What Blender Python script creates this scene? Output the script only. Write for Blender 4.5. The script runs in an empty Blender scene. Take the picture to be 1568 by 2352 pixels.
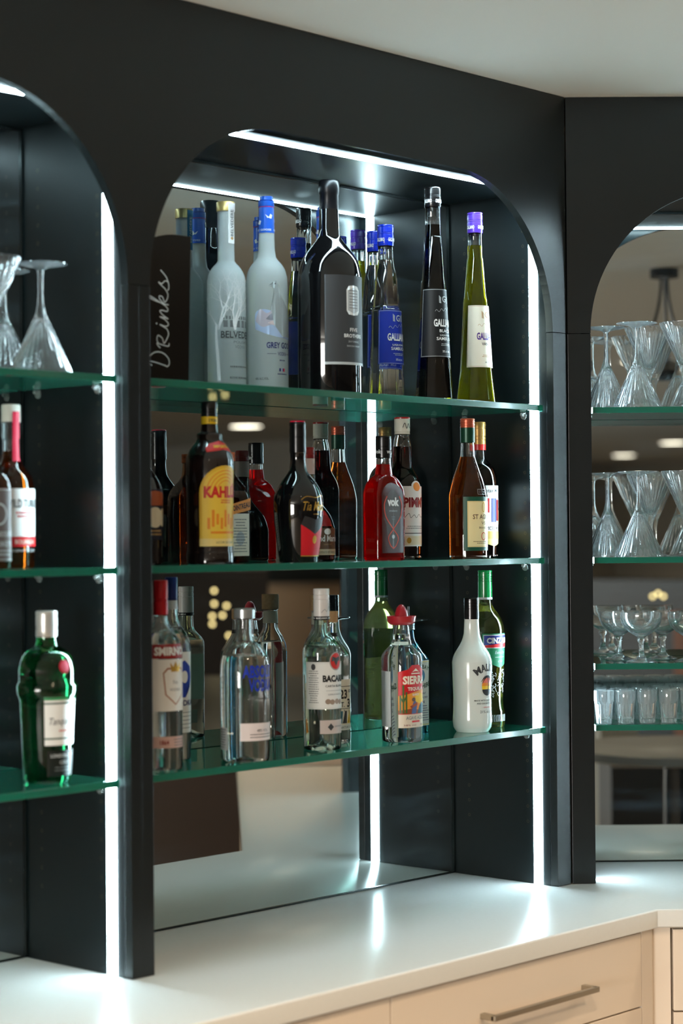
import bpy, bmesh, math, random
from mathutils import Vector, Matrix
random.seed(7)
PI = math.pi
SC = bpy.context.scene
COL = SC.collection

# ------------------------------------------------------------------ camera, light, exposure
YAW, PITCH, ROLL = 0.82132, 0.012386, -0.008204
FPX = 4647.9
CAM = Vector((-3.3977, -2.5542, 0.7330))
fwd = Vector((math.sin(YAW)*math.cos(PITCH), math.cos(YAW)*math.cos(PITCH), math.sin(PITCH)))
rgt = Vector((math.cos(YAW), -math.sin(YAW), 0)); upv = rgt.cross(fwd)
c_, s_ = math.cos(ROLL), math.sin(ROLL)
r2 = c_*rgt + s_*upv; u2 = -s_*rgt + c_*upv
cd = bpy.data.cameras.new('camera'); cam = bpy.data.objects.new('camera', cd); COL.objects.link(cam)
m = Matrix.Identity(4)
for i in range(3):
    m[i][0] = r2[i]; m[i][1] = u2[i]; m[i][2] = -fwd[i]; m[i][3] = CAM[i]
cam.matrix_world = m
cd.sensor_fit = 'VERTICAL'; cd.sensor_width = 24; cd.sensor_height = 36
cd.lens = FPX/2352*36
cd.clip_start = .05; cd.clip_end = 100
cd.dof.use_dof = True; cd.dof.focus_distance = 4.2; cd.dof.aperture_fstop = 2.8
SC.camera = cam

W = bpy.data.worlds.new('world'); SC.world = W; W.use_nodes = True
W.node_tree.nodes['Background'].inputs[0].default_value = (.9, .87, .82, 1)
W.node_tree.nodes['Background'].inputs[1].default_value = 0.05
LED_STRENGTH = 62.0
LED_RGB = (.66, .90, 1.0)
SPOT_W = 165.0
FILL_W = 720.0

SC.view_settings.view_transform = 'Standard'; SC.view_settings.look = 'None'
SC.view_settings.exposure = 0.0; SC.view_settings.gamma = 1.0
SC.view_settings.use_curve_mapping = False
cy = SC.cycles
cy.use_denoising = True
cy.max_bounces = 20; cy.diffuse_bounces = 4; cy.glossy_bounces = 8; cy.transmission_bounces = 16
cy.transparent_max_bounces = 24; cy.sample_clamp_indirect = 6.0; cy.caustics_refractive = True; cy.caustics_reflective = True
cy.blur_glossy = 0.3

# unseen fill light added at the far left to lift the ceiling
def area_light(name, loc, target, sx, sy, power, rgb, parent=None):
    l = bpy.data.lights.new(name, 'AREA'); l.shape = 'RECTANGLE'; l.size = sx; l.size_y = sy
    l.energy = power; l.color = rgb
    o = bpy.data.objects.new(name, l); COL.objects.link(o); o.location = loc
    o.rotation_euler = (Vector(target)-Vector(loc)).to_track_quat('-Z', 'Y').to_euler()
    if parent: o.parent = parent
    return o
area_light('added_fill_light', (-12.9, -3.0, .55), (0, -3.2, .35), 4.6, 1.7, FILL_W, (1.0, .97, .93))

# ------------------------------------------------------------------ measures (metres, worktop = 0)
H = 1.6582; BW = 1.1224; PW = .0489; CX = .0477; DEP = .2808
PHI = -.8087; CS, SN = math.cos(PHI), math.sin(PHI)
ZS = 1.1581; RAD = .305; ZT = 1.4631; ZBOX = 1.458
SH1, SH2, SH3 = 1.0062, .6866, .3322
FLOOR = -.93

# ------------------------------------------------------------------ materials
MATS = {}
def mat(name, rgb, rough=.5, metal=0., trans=0., ior=1.45, emit=None, es=0., coat=0., spec=.5, bump=None, noise=None):
    if name in MATS: return MATS[name]
    M = bpy.data.materials.new(name); M.use_nodes = True
    nt = M.node_tree; b = nt.nodes['Principled BSDF']
    b.inputs['Base Color'].default_value = (*rgb, 1); b.inputs['Roughness'].default_value = rough
    b.inputs['Metallic'].default_value = metal; b.inputs['Transmission Weight'].default_value = trans
    b.inputs['IOR'].default_value = ior; b.inputs['Specular IOR Level'].default_value = spec
    b.inputs['Coat Weight'].default_value = coat; b.inputs['Coat Roughness'].default_value = .08
    if emit: b.inputs['Emission Color'].default_value = (*emit, 1); b.inputs['Emission Strength'].default_value = es
    if bump or noise:
        tc = nt.nodes.new('ShaderNodeTexCoord')
        if bump:
            n = nt.nodes.new('ShaderNodeTexNoise'); n.inputs['Scale'].default_value = bump[0]; n.inputs['Detail'].default_value = 4
            nt.links.new(tc.outputs['Object'], n.inputs['Vector'])
            bp = nt.nodes.new('ShaderNodeBump'); bp.inputs['Strength'].default_value = bump[1]; bp.inputs['Distance'].default_value = .002
            nt.links.new(n.outputs['Fac'], bp.inputs['Height']); nt.links.new(bp.outputs['Normal'], b.inputs['Normal'])
        if noise:
            n = nt.nodes.new('ShaderNodeTexNoise'); n.inputs['Scale'].default_value = noise[0]; n.inputs['Detail'].default_value = 5
            nt.links.new(tc.outputs['Object'], n.inputs['Vector'])
            mx = nt.nodes.new('ShaderNodeMix'); mx.data_type = 'RGBA'
            mx.inputs[6].default_value = (*rgb, 1); mx.inputs[7].default_value = (*noise[1], 1)
            nt.links.new(n.outputs['Fac'], mx.inputs[0]); nt.links.new(mx.outputs[2], b.inputs['Base Color'])
    MATS[name] = M
    return M
def s(r, g, b):   # sRGB 0-255 to linear
    f = lambda v: (v/255)/12.92 if v/255 <= .04045 else ((v/255+.055)/1.055)**2.4
    return (f(r), f(g), f(b))
def tint_mat(name, rgb, haze=.12):     # liquid seen through glass: colour filter with a little scatter
    if name in MATS: return MATS[name]
    M = bpy.data.materials.new(name); M.use_nodes = True; nt = M.node_tree
    nt.nodes.remove(nt.nodes['Principled BSDF']); out = nt.nodes['Material Output']
    t = nt.nodes.new('ShaderNodeBsdfTransparent'); t.inputs[0].default_value = (*rgb, 1)
    d = nt.nodes.new('ShaderNodeBsdfTranslucent'); d.inputs[0].default_value = (*rgb, 1)
    mx = nt.nodes.new('ShaderNodeMixShader'); mx.inputs[0].default_value = haze
    nt.links.new(t.outputs[0], mx.inputs[1]); nt.links.new(d.outputs[0], mx.inputs[2])
    nt.links.new(mx.outputs[0], out.inputs[0]); MATS[name] = M
    return M

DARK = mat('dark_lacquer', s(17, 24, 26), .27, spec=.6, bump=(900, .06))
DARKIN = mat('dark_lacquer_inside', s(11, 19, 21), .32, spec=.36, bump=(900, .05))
CEIL = mat('ceiling_paint', s(222, 223, 217), .8, bump=(60, .05))
TOP = mat('white_worktop', s(226, 229, 226), .2, spec=.5, coat=.15, bump=(500, .02), noise=(120, s(220, 223, 220)))
CARC = mat('cream_cabinet_paint', s(226, 213, 196), .42, bump=(300, .04))
STEEL = mat('brushed_nickel', s(176, 168, 152), .33, metal=1, bump=(700, .1))
LED = mat('led_diffuser', (.9, .95, 1), .4, emit=LED_RGB, es=LED_STRENGTH)
GLASS = mat('clear_glass', (.985, 1, .995), 0.0, trans=1, ior=1.47)
GLASSG = mat('greenish_glass', (.86, .98, .92), 0.0, trans=1, ior=1.47)
GREEN = mat('bottle_green_glass', (.03, .42, .14), 0.0, trans=1, ior=1.5)
OLIVE = mat('olive_glass', (.62, .78, .5), 0.0, trans=1, ior=1.47)
BLUEG = mat('sapphire_glass', (.10, .52, .86), 0.0, trans=1, ior=1.47)
AMBERG = mat('amber_glass', (.42, .16, .03), 0.0, trans=1, ior=1.5)
BLACKG = mat('black_glass', (.0035, .0035, .004), .035, spec=.7, coat=.3)
FROST = mat('frosted_glass', (.80, .88, .87), .40, trans=.60, ior=1.3)
MILK = mat('milky_painted_glass', s(232, 238, 232), .16, trans=.12, coat=.5)
PLASTIC = mat('clear_plastic', (.95, 1, .98), .08, trans=.9, ior=1.45)
WOODW = mat('warm_wood', s(150, 88, 50), .5, noise=(9, s(110, 62, 34)))
def C_(name, r, g, b, rough=.45, metal=0., **k): return mat(name, s(r, g, b), rough, metal, **k)
WHITE = C_('white_print', 236, 238, 236); BLACK = C_('black_print', 14, 14, 15); BLKCAP = C_('black_cap', 12, 13, 15, .25, coat=.4)
PAPER = C_('paper_cream', 240, 232, 214, .55); PAPERW = C_('paper_white', 236, 236, 232, .5); GOLD = C_('gold_print', 205, 160, 70, .35, .6)
RED = C_('red_print', 200, 22, 30); DRED = C_('dark_red_print', 130, 20, 26); BLUE = C_('blue_print', 24, 60, 168); NAVY = C_('navy_print', 22, 32, 110)
GREY = C_('grey_print', 120, 124, 126); LGREY = C_('light_grey_print', 190, 195, 196); DGREY = C_('dark_grey_print', 62, 64, 66)
PURPLE = C_('purple_cap', 92, 60, 190, .25, coat=.4); YEL = C_('yellow_print', 238, 196, 30); ORANGE = C_('orange_print', 232, 140, 38)
DGREEN = C_('dark_green_print', 12, 74, 54); BROWN = C_('brown_print', 96, 66, 44); TAN = C_('tan_print', 190, 150, 100)

def mirror_mat():
    M = bpy.data.materials.new('tinted_mirror'); M.use_nodes = True; nt = M.node_tree
    nt.nodes.remove(nt.nodes['Principled BSDF']); out = nt.nodes['Material Output']
    g = nt.nodes.new('ShaderNodeBsdfGlossy'); g.inputs['Color'].default_value = (.46, .50, .49, 1); g.inputs['Roughness'].default_value = 0.0
    d = nt.nodes.new('ShaderNodeBsdfDiffuse'); d.inputs['Color'].default_value = (.30, .42, .48, 1)
    tc = nt.nodes.new('ShaderNodeTexCoord'); n = nt.nodes.new('ShaderNodeTexNoise'); n.inputs['Scale'].default_value = 5; n.inputs['Detail'].default_value = 8
    mp = nt.nodes.new('ShaderNodeMapping'); mp.inputs['Scale'].default_value = (1, 1, 6)
    nt.links.new(tc.outputs['Object'], mp.inputs[0]); nt.links.new(mp.outputs[0], n.inputs['Vector'])
    r = nt.nodes.new('ShaderNodeMapRange'); r.inputs[1].default_value = .5; r.inputs[2].default_value = .8; r.inputs[3].default_value = .006; r.inputs[4].default_value = .06
    nt.links.new(n.outputs['Fac'], r.inputs[0])
    mx = nt.nodes.new('ShaderNodeMixShader'); nt.links.new(r.outputs[0], mx.inputs[0])
    nt.links.new(g.outputs[0], mx.inputs[1]); nt.links.new(d.outputs[0], mx.inputs[2]); nt.links.new(mx.outputs[0], out.inputs[0])
    return M
MIRROR = mirror_mat()
def shelf_mat():
    M = bpy.data.materials.new('shelf_glass_face'); M.use_nodes = True; nt = M.node_tree
    nt.nodes.remove(nt.nodes['Principled BSDF']); out = nt.nodes['Material Output']
    t = nt.nodes.new('ShaderNodeBsdfTransparent'); t.inputs[0].default_value = (.93, .98, .965, 1)
    g = nt.nodes.new('ShaderNodeBsdfGlossy'); g.inputs['Roughness'].default_value = .02; g.inputs['Color'].default_value = (.9, 1, .97, 1)
    f = nt.nodes.new('ShaderNodeFresnel'); f.inputs[0].default_value = 1.5
    mx = nt.nodes.new('ShaderNodeMixShader'); nt.links.new(f.outputs[0], mx.inputs[0])
    nt.links.new(t.outputs[0], mx.inputs[1]); nt.links.new(g.outputs[0], mx.inputs[2]); nt.links.new(mx.outputs[0], out.inputs[0])
    return M
SHELF = shelf_mat()
SHELF_EDGE = mat('shelf_glass_edge', s(28, 132, 110), .2, trans=.45, ior=1.5, coat=.5)

# ------------------------------------------------------------------ mesh helpers
def link(name, bm, mats, parent=None, smooth=None, loc=None, rotz=0.):
    me = bpy.data.meshes.new(name); bm.to_mesh(me); bm.free()
    for mm in (mats if isinstance(mats, (list, tuple)) else [mats]): me.materials.append(mm)
    if smooth is not None:
        me.polygons.foreach_set('use_smooth', [True]*len(me.polygons))
        me.set_sharp_from_angle(angle=math.radians(smooth))
    o = bpy.data.objects.new(name, me); COL.objects.link(o)
    if parent: o.parent = parent
    if loc is not None: o.location = loc
    if rotz: o.rotation_euler = (0, 0, rotz)
    return o
def empty(name, loc, rotz=0., rot=None):
    o = bpy.data.objects.new(name, None); COL.objects.link(o); o.location = loc
    o.rotation_euler = rot if rot else (0, 0, rotz); o.empty_display_size = .05
    return o
def tag(o, label=None, cat=None, group=None, kind=None):
    if label: o['label'] = label
    if cat: o['category'] = cat
    if group: o['group'] = group
    if kind: o['kind'] = kind
    return o
def box(bm, x0, x1, y0, y1, z0, z1, mi=0, bev=0.):
    vs = [bm.verts.new(p) for p in ((x0,y0,z0),(x1,y0,z0),(x1,y1,z0),(x0,y1,z0),(x0,y0,z1),(x1,y0,z1),(x1,y1,z1),(x0,y1,z1))]
    fs = [bm.faces.new([vs[i] for i in q]) for q in ((0,3,2,1),(4,5,6,7),(0,1,5,4),(1,2,6,5),(2,3,7,6),(3,0,4,7))]
    for f in fs: f.material_index = mi
    if bev:
        es = list({e for f in fs for e in f.edges})
        bmesh.ops.bevel(bm, geom=es, offset=bev, segments=2, profile=.6, affect='EDGES')
def bx(*a, **k):
    bm = bmesh.new(); box(bm, *a, **k); return bm
def prism(bm, pts, y0, y1, mi=0):          # polygon in (x, z), extruded along y
    a = [bm.verts.new((p[0], y0, p[1])) for p in pts]; b = [bm.verts.new((p[0], y1, p[1])) for p in pts]
    fs = [bm.faces.new(a), bm.faces.new(b[::-1])]
    for i in range(len(pts)):
        j = (i+1) % len(pts); fs.append(bm.faces.new((a[j], a[i], b[i], b[j])))
    for f in fs: f.material_index = mi
    bm.normal_update()
    bmesh.ops.triangulate(bm, faces=fs[:2], ngon_method='EAR_CLIP')
    bmesh.ops.recalc_face_normals(bm, faces=bm.faces[:])
def prism_xy(bm, pts, z0, z1, mi=0):       # polygon in (x, y), extruded along z
    a = [bm.verts.new((p[0], p[1], z0)) for p in pts]; b = [bm.verts.new((p[0], p[1], z1)) for p in pts]
    fs = [bm.faces.new(a), bm.faces.new(b[::-1])]
    for i in range(len(pts)):
        j = (i+1) % len(pts); fs.append(bm.faces.new((a[j], a[i], b[i], b[j])))
    for f in fs: f.material_index = mi
    bmesh.ops.recalc_face_normals(bm, faces=bm.faces[:])

class Sec:
    """closed cross-section, scaled so that its half width seen from the camera side is 1"""
    def __init__(self, kind='round', a=1., b=1., n=5., N=72, facets=0, view=None):
        pts = []
        for i in range(N):
            t = -PI/2 + 2*PI*i/N; ct, st = math.cos(t), math.sin(t)
            if kind == 'round': r = 1.; pts.append((ct, st))
            elif kind == 'super':
                pts.append((a*math.copysign(abs(ct)**(2/n), ct), b*math.copysign(abs(st)**(2/n), st)))
            elif kind == 'facet':
                k = 2*PI/facets; ph = ((t+PI/2+k/2) % k)-k/2; r = math.cos(k/2)/math.cos(ph)
                pts.append((ct*r, st*r))
        vx, vy = math.cos(-math.radians(43)), math.sin(-math.radians(43))
        sup = max(p[0]*vx+p[1]*vy for p in pts)
        self.p = [(x/sup, y/sup) for x, y in pts]; self.N = N
        L = [0.]
        for i in range(N):
            j = (i+1) % N; L.append(L[-1]+math.hypot(self.p[j][0]-self.p[i][0], self.p[j][1]-self.p[i][1]))
        self.L = L
        self.round = kind == 'round'
    def at(self, s_):                       # arc length from the front centre, unit scale
        T = self.L[-1]; s_ = s_ % T; N = self.N
        lo, hi = 0, N
        while hi-lo > 1:
            mid = (lo+hi)//2
            if self.L[mid] <= s_: lo = mid
            else: hi = mid
        f = (s_-self.L[lo])/(self.L[lo+1]-self.L[lo]); A = self.p[lo]; B = self.p[(lo+1) % N]
        return (A[0]+(B[0]-A[0])*f, A[1]+(B[1]-A[1])*f)
ROUND = Sec()
def smooth_prof(pr, it=1):
    for _ in range(it):
        q = [pr[0]]
        for a, b in zip(pr[:-1], pr[1:]):
            d = math.hypot(b[0]-a[0], b[1]-a[1])
            if d > .004 and abs(b[0]-a[0]) > .0012 and abs(b[1]-a[1]) > .0012:
                q.append((a[0]*.75+b[0]*.25, a[1]*.75+b[1]*.25)); q.append((a[0]*.25+b[0]*.75, a[1]*.25+b[1]*.75))
            else: q.append(b)
        if q[-1] != pr[-1]: q.append(pr[-1])
        pr = q
    return pr
def lathe(bm, pr, sec=ROUND, rn=None, flip=False, mi=0, cap0=True, cap1=True, punt=0.):
    """closed surface of revolution; rn: radius below which the section turns round"""
    N = sec.N; rings = []; rmax = max(r for r, z in pr)
    def blend(r):
        if sec.round or rn is None: return 1. if not sec.round else 0.
        return max(0., min(1., (r-rn)/max(1e-6, (rmax-rn)*.55)))
    for r, z in pr:
        k = blend(r); ring = []
        for i in range(N):
            t = -PI/2+2*PI*i/N; cx, cyy = math.cos(t), math.sin(t); px, py = sec.p[i]
            ring.append(bm.verts.new((r*(cx*(1-k)+px*k), r*(cyy*(1-k)+py*k), z)))
        rings.append(ring)
    fs = []
    for A, B in zip(rings[:-1], rings[1:]):
        for i in range(N):
            j = (i+1) % N; fs.append(bm.faces.new((A[i], A[j], B[j], B[i])))
    if cap0:
        c = bm.verts.new((0, 0, pr[0][1]+punt))
        for i in range(N): fs.append(bm.faces.new((rings[0][(i+1) % N], rings[0][i], c)))
    if cap1:
        c = bm.verts.new((0, 0, pr[-1][1]))
        for i in range(N): fs.append(bm.faces.new((rings[-1][i], rings[-1][(i+1) % N], c)))
    for f in fs: f.material_index = mi
    if flip: bmesh.ops.reverse_faces(bm, faces=fs)
    return rings
def prof_r(pr, z):
    if z <= pr[0][1]: return pr[0][0]
    for a, b in zip(pr[:-1], pr[1:]):
        if a[1] <= z <= b[1]:
            return a[0] if b[1]-a[1] < 1e-9 else a[0]+(b[0]-a[0])*(z-a[1])/(b[1]-a[1])
    return pr[-1][0]
def cut(pr, z0, z1):
    q = [(prof_r(pr, z0), z0)] + [p for p in pr if z0+1e-5 < p[1] < z1-1e-5] + [(prof_r(pr, z1), z1)]
    return q
def torus(bm, R, r, z, seg=32, sg=8, mi=0):
    rings = []
    for i in range(seg):
        t = 2*PI*i/seg; rings.append([bm.verts.new(((R+r*math.cos(2*PI*j/sg))*math.cos(t), (R+r*math.cos(2*PI*j/sg))*math.sin(t), z+r*math.sin(2*PI*j/sg))) for j in range(sg)])
    for i in range(seg):
        for j in range(sg):
            f = bm.faces.new((rings[i][j], rings[(i+1) % seg][j], rings[(i+1) % seg][(j+1) % sg], rings[i][(j+1) % sg])); f.material_index = mi
def tube(bm, pts, r, seg=8, mi=0):
    rings = []; n = len(pts)
    for i, p in enumerate(pts):
        d = (Vector(pts[min(i+1, n-1)])-Vector(pts[max(i-1, 0)])).normalized()
        a = d.cross(Vector((0, 0, 1)) if abs(d.z) < .9 else Vector((1, 0, 0))).normalized(); b = d.cross(a)
        rings.append([bm.verts.new(Vector(p)+a*r*math.cos(2*PI*k/seg)+b*r*math.sin(2*PI*k/seg)) for k in range(seg)])
    for A, B in zip(rings[:-1], rings[1:]):
        for k in range(seg):
            f = bm.faces.new((A[k], A[(k+1) % seg], B[(k+1) % seg], B[k])); f.material_index = mi
    for R_ in (rings[0][::-1], rings[-1]):
        f = bm.faces.new(R_); f.material_index = mi

# ------------------------------------------------------------------ flat print: text, shapes, strokes in label space (a, z)
def font_polys(body, bold=0., shear=0., spacing=1.):
    cu = bpy.data.curves.new('t', 'FONT'); cu.body = body; cu.size = 1.; cu.offset = bold; cu.shear = shear
    cu.space_character = spacing; cu.resolution_u = 2; cu.fill_mode = 'FRONT'
    o = bpy.data.objects.new('t', cu); COL.objects.link(o)
    bpy.context.view_layer.update()
    me = o.evaluated_get(bpy.context.evaluated_depsgraph_get()).to_mesh()
    vs = [(v.co.x, v.co.y) for v in me.vertices]; fs = [tuple(p.vertices) for p in me.polygons]
    bpy.data.objects.remove(o); bpy.data.curves.remove(cu)
    return vs, fs
def catmull(P, n=5):
    out = []
    for i in range(len(P)-1):
        p0 = P[max(i-1, 0)]; p1 = P[i]; p2 = P[i+1]; p3 = P[min(i+2, len(P)-1)]
        for k in range(n):
            t = k/n; f = lambda a, b, c, d: .5*((2*b)+(-a+c)*t+(2*a-5*b+4*c-d)*t*t+(-a+3*b-3*c+d)*t**3)
            out.append((f(p0[0], p1[0], p2[0], p3[0]), f(p0[1], p1[1], p2[1], p3[1])))
    return out+[P[-1]]
class Print:
    """collects flat pieces, then wraps them round a bottle (or leaves them on a plane)"""
    def __init__(self): self.items = []; self.mats = []
    def mi(self, m_):
        if m_ not in self.mats: self.mats.append(m_)
        return self.mats.index(m_)
    def poly(self, pts, m_, off=.0003):
        self.items.append((pts, [tuple(range(len(pts)))], self.mi(m_), off)); return self
    def rect(self, a0, a1, z0, z1, m_, off=.0003): return self.poly([(a0, z0), (a1, z0), (a1, z1), (a0, z1)], m_, off)
    def frame(self, a0, a1, z0, z1, w, m_, off=.0006):
        self.rect(a0, a1, z0, z0+w, m_, off); self.rect(a0, a1, z1-w, z1, m_, off)
        self.rect(a0, a0+w, z0+w, z1-w, m_, off); return self.rect(a1-w, a1, z0+w, z1-w, m_, off)
    def disc(self, a, z, ra, rz, m_, off=.0006, n=28, t0=0, t1=2*PI):
        return self.poly([(a+ra*math.cos(t0+(t1-t0)*i/n), z+rz*math.sin(t0+(t1-t0)*i/n)) for i in range(n+(t1-t0 < 6))], m_, off)
    def text(self, body, a, z, w, h, m_, off=.0008, bold=.0, shear=0., spacing=1., rot=0., anchor='c', arc=None):
        vs, fs = font_polys(body, bold, shear, spacing)
        if not vs: return self
        x0 = min(v[0] for v in vs); x1 = max(v[0] for v in vs); y0 = min(v[1] for v in vs); y1 = max(v[1] for v in vs)
        kz = h/(y1-y0); ka = (w/(x1-x0)) if w else kz
        ww = (x1-x0)*ka; ox = -ww/2 if anchor == 'c' else 0
        q = []
        for x, y in vs:
            X = (x-x0)*ka+ox; Y = (y-y0)*kz-h/2
            if arc: th = X/arc; X, Y = (arc+Y)*math.sin(th), (arc+Y)*math.cos(th)-arc
            q.append((a+X*math.cos(rot)-Y*math.sin(rot), z+X*math.sin(rot)+Y*math.cos(rot)))
        self.items.append((q, fs, self.mi(m_), off)); return self
    def stroke(self, pts, w, m_, off=.0007, taper=1.):
        n = len(pts)
        for i in range(n-1):
            (x0, y0), (x1, y1) = pts[i], pts[i+1]; d = math.hypot(x1-x0, y1-y0)
            if d < 1e-7: continue
            wa = w*(1+(taper-1)*i/(n-1))/2; wb = w*(1+(taper-1)*(i+1)/(n-1))/2
            nx, ny = -(y1-y0)/d, (x1-x0)/d; ex, ey = (x1-x0)/d*wa*.6, (y1-y0)/d*wa*.6
            self.items.append(([(x0+nx*wa-ex, y0+ny*wa-ey), (x0-nx*wa-ex, y0-ny*wa-ey), (x1-nx*wb+ex, y1-ny*wb+ey), (x1+nx*wb+ex, y1+ny*wb+ey)], [(3, 2, 1, 0)], self.mi(m_), off+i*2e-7))
        return self
    def lines(self, a, z, w, n, dz, h, m_, off=.0007):     # small unreadable print
        rnd = random.Random(int(a*1e4+z*1e5))
        for i in range(n):
            ww = w*rnd.uniform(.6, 1); x = a-ww/2; zz = z-i*dz
            while x < a+ww/2:
                l = rnd.uniform(.0015, .004); self.rect(x, min(x+l, a+ww/2), zz, zz+h, m_, off); x += l+.0009
        return self
    def build(self, name, parent, pr=None, sec=ROUND, rref=None, rn=None, step=.003, plane=None, loc=None, rotz=0.):
        bm = bmesh.new()
        for pts, fs, mi, off in self.items:
            b = bmesh.new(); vs = [b.verts.new((p[0], off, p[1])) for p in pts]
            for f in fs:
                try: ff = b.faces.new([vs[i] for i in f])
                except ValueError: continue
                ff.material_index = mi
            if plane is None:
                amin = min(p[0] for p in pts); amax = max(p[0] for p in pts)
                if any(len(f.verts) > 4 for f in b.faces): bmesh.ops.triangulate(b, faces=[f for f in b.faces if len(f.verts) > 4])
                k = math.ceil(amin/step)
                while k*step < amax:
                    bmesh.ops.bisect_plane(b, geom=b.verts[:]+b.edges[:]+b.faces[:], plane_co=(k*step, 0, 0), plane_no=(1, 0, 0)); k += 1
                zmin = min(p[1] for p in pts); zmax = max(p[1] for p in pts)
                if zmax-zmin > .004:
                    for r, z in pr:
                        if zmin < z < zmax: bmesh.ops.bisect_plane(b, geom=b.verts[:]+b.edges[:]+b.faces[:], plane_co=(0, 0, z), plane_no=(0, 0, 1))
            mp = {}
            for v in b.verts:
                a, z = v.co.x, v.co.z
                if plane is not None: co = (a, -off, z)
                else:
                    r = prof_r(pr, z)
                    x, y = sec.at(a/rref); l = math.hypot(x, y) or 1
                    if rn is not None and not sec.round:
                        rmax = max(q[0] for q in pr); kk = max(0., min(1., (r-rn)/max(1e-6, (rmax-rn)*.55)))
                        x, y = x*kk+x/l*(1-kk), y*kk+y/l*(1-kk); l = math.hypot(x, y)
                    co = (x*r+x/l*off, y*r+y/l*off, z)
                mp[v] = bm.verts.new(co)
            for f in b.faces:
                try: g = bm.faces.new([mp[v] for v in f.verts])
                except ValueError: continue
                g.material_index = f.material_index; g.smooth = plane is None
            b.free()
        bm.normal_update()
        return link(name, bm, self.mats, parent, loc=loc, rotz=rotz)

# ------------------------------------------------------------------ the room
def struct(name, bm, m_): return tag(link(name, bm, m_), kind='structure')
FL = mat('floor_boards', s(172, 160, 146), .5, noise=(3, s(150, 138, 124)))
WALLM = mat('wall_paint_grey', s(186, 180, 170), .8, bump=(40, .05))
WALLB = mat('wall_paint_beige', s(214, 186, 158), .8, bump=(40, .05))
WALLD = mat('wall_paint_dark', s(44, 44, 44), .7)
struct('floor', bx(-13, 10.5, -17, .6, FLOOR-.1, FLOOR), FL)
struct('ceiling', bx(-13, 10.5, -17, .6, H, H+.1), CEIL)
struct('wall_rear', bx(-13, 10.5, .55, .65, FLOOR, H), WALLD)
struct('wall_right', bx(10.4, 10.5, -17, .6, FLOOR, H), WALLM)
struct('wall_front', bx(-13, 10.5, -17.1, -17, FLOOR, H), WALLM)
bm = bmesh.new()
box(bm, -13.1, -13, -17, -5.4, FLOOR, H); box(bm, -13.1, -13, -.6, .6, FLOOR, H)
box(bm, -13.1, -13, -5.4, -.6, FLOOR, -.4); box(bm, -13.1, -13, -5.4, -.6, 1.45, H)
struct('wall_left', bm, WALLM)
WPANE = mat('window_pane_glass', (.9, .95, 1), .05, trans=1, ior=1.1)
bm = bmesh.new()
for y in (-5.4, -3.8, -2.2, -.66): box(bm, -13.1, -13.02, y, y+.06, -.4, 1.45)
box(bm, -13.1, -13.02, -5.4, -.6, -.4, -.34); box(bm, -13.1, -13.02, -5.4, -.6, 1.39, 1.45)
box(bm, -13.07, -13.06, -5.4, -.6, -.4, 1.45, 1)
tag(link('added_window_1', bm, [C_('window_frame_paint', 225, 225, 222), WPANE]), kind='structure')  # unseen window added as a setting for the fill light

# ------------------------------------------------------------------ joinery: one bay, opening x -BW..0, face at y = 0
def arch_outline(pl, pr_, right_only=False):
    pts = [(-BW-pl, ZS+.0006), (-BW-pl, H-.001), (pr_, H-.001), (pr_, ZS+.0006), (0, ZS+.0006)]
    for i in range(0, 25):
        t = PI/2*i/24; pts.append((-RAD+RAD*math.cos(t), ZS+.0006+RAD*math.sin(t)))
    for i in range(0, 25):
        t = PI/2+PI/2*i/24; pts.append((-BW+RAD+RAD*math.cos(t), ZS+.0006+RAD*math.sin(t)))
    q = []
    for p in pts:
        if not q or math.hypot(p[0]-q[-1][0], p[1]-q[-1][1]) > 1e-5: q.append(p)
    return q
def hole(bm, x, y, z, sx):
    n = 10
    for r0, r1, mi, o in ((.0026, .0, 1, .0002), (.0034, .0026, 2, .0003)):
        a = [bm.verts.new((x-sx*o, y+r0*math.cos(2*PI*i/n), z+r0*math.sin(2*PI*i/n))) for i in range(n)]
        if r1 == 0: f = bm.faces.new(a); f.material_index = mi
        else:
            b = [bm.verts.new((x-sx*o, y+r1*math.cos(2*PI*i/n), z+r1*math.sin(2*PI*i/n))) for i in range(n)]
            for i in range(n): f = bm.faces.new((a[i], a[(i+1) % n], b[(i+1) % n], b[i])); f.material_index = mi
HOLE = C_('pin_hole_dark', 4, 4, 4); BRASS = C_('pin_hole_rim', 78, 74, 58, .4, .3)
def led_strip(parent, kind, yc=.05):
    bm = bmesh.new()
    prof = [(-.0115, 0), (-.0113, .0018), (-.0098, .0027), (-.005, .0032), (.005, .0032), (.0098, .0027), (.0113, .0018), (.0115, 0)]
    if kind == 'top': prof = [(t_*.8, h_*.6) for t_, h_ in prof]
    if kind == 'top': ends = [(-BW+.02, 0), (-.02, 0)]
    A = []; B = []
    for t, h in prof:
        if kind == 'right': A.append(bm.verts.new((-h, yc+t, .0005))); B.append(bm.verts.new((-h, yc+t, ZBOX-.002)))
        elif kind == 'left': A.append(bm.verts.new((-BW+h, yc+t, .0005))); B.append(bm.verts.new((-BW+h, yc+t, ZBOX-.002)))
        else: A.append(bm.verts.new((-BW+.004, yc+t, ZBOX-h))); B.append(bm.verts.new((-.004, yc+t, ZBOX-h)))
    for i in range(len(prof)-1): bm.faces.new((A[i], A[i+1], B[i+1], B[i]))
    bm.faces.new(A); bm.faces.new(B[::-1]); bm.faces.new((A[-1], A[0], B[0], B[-1]))
    bmesh.ops.recalc_face_normals(bm, faces=bm.faces[:])
    return link('led_strip', bm, LED, parent, smooth=60)
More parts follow.
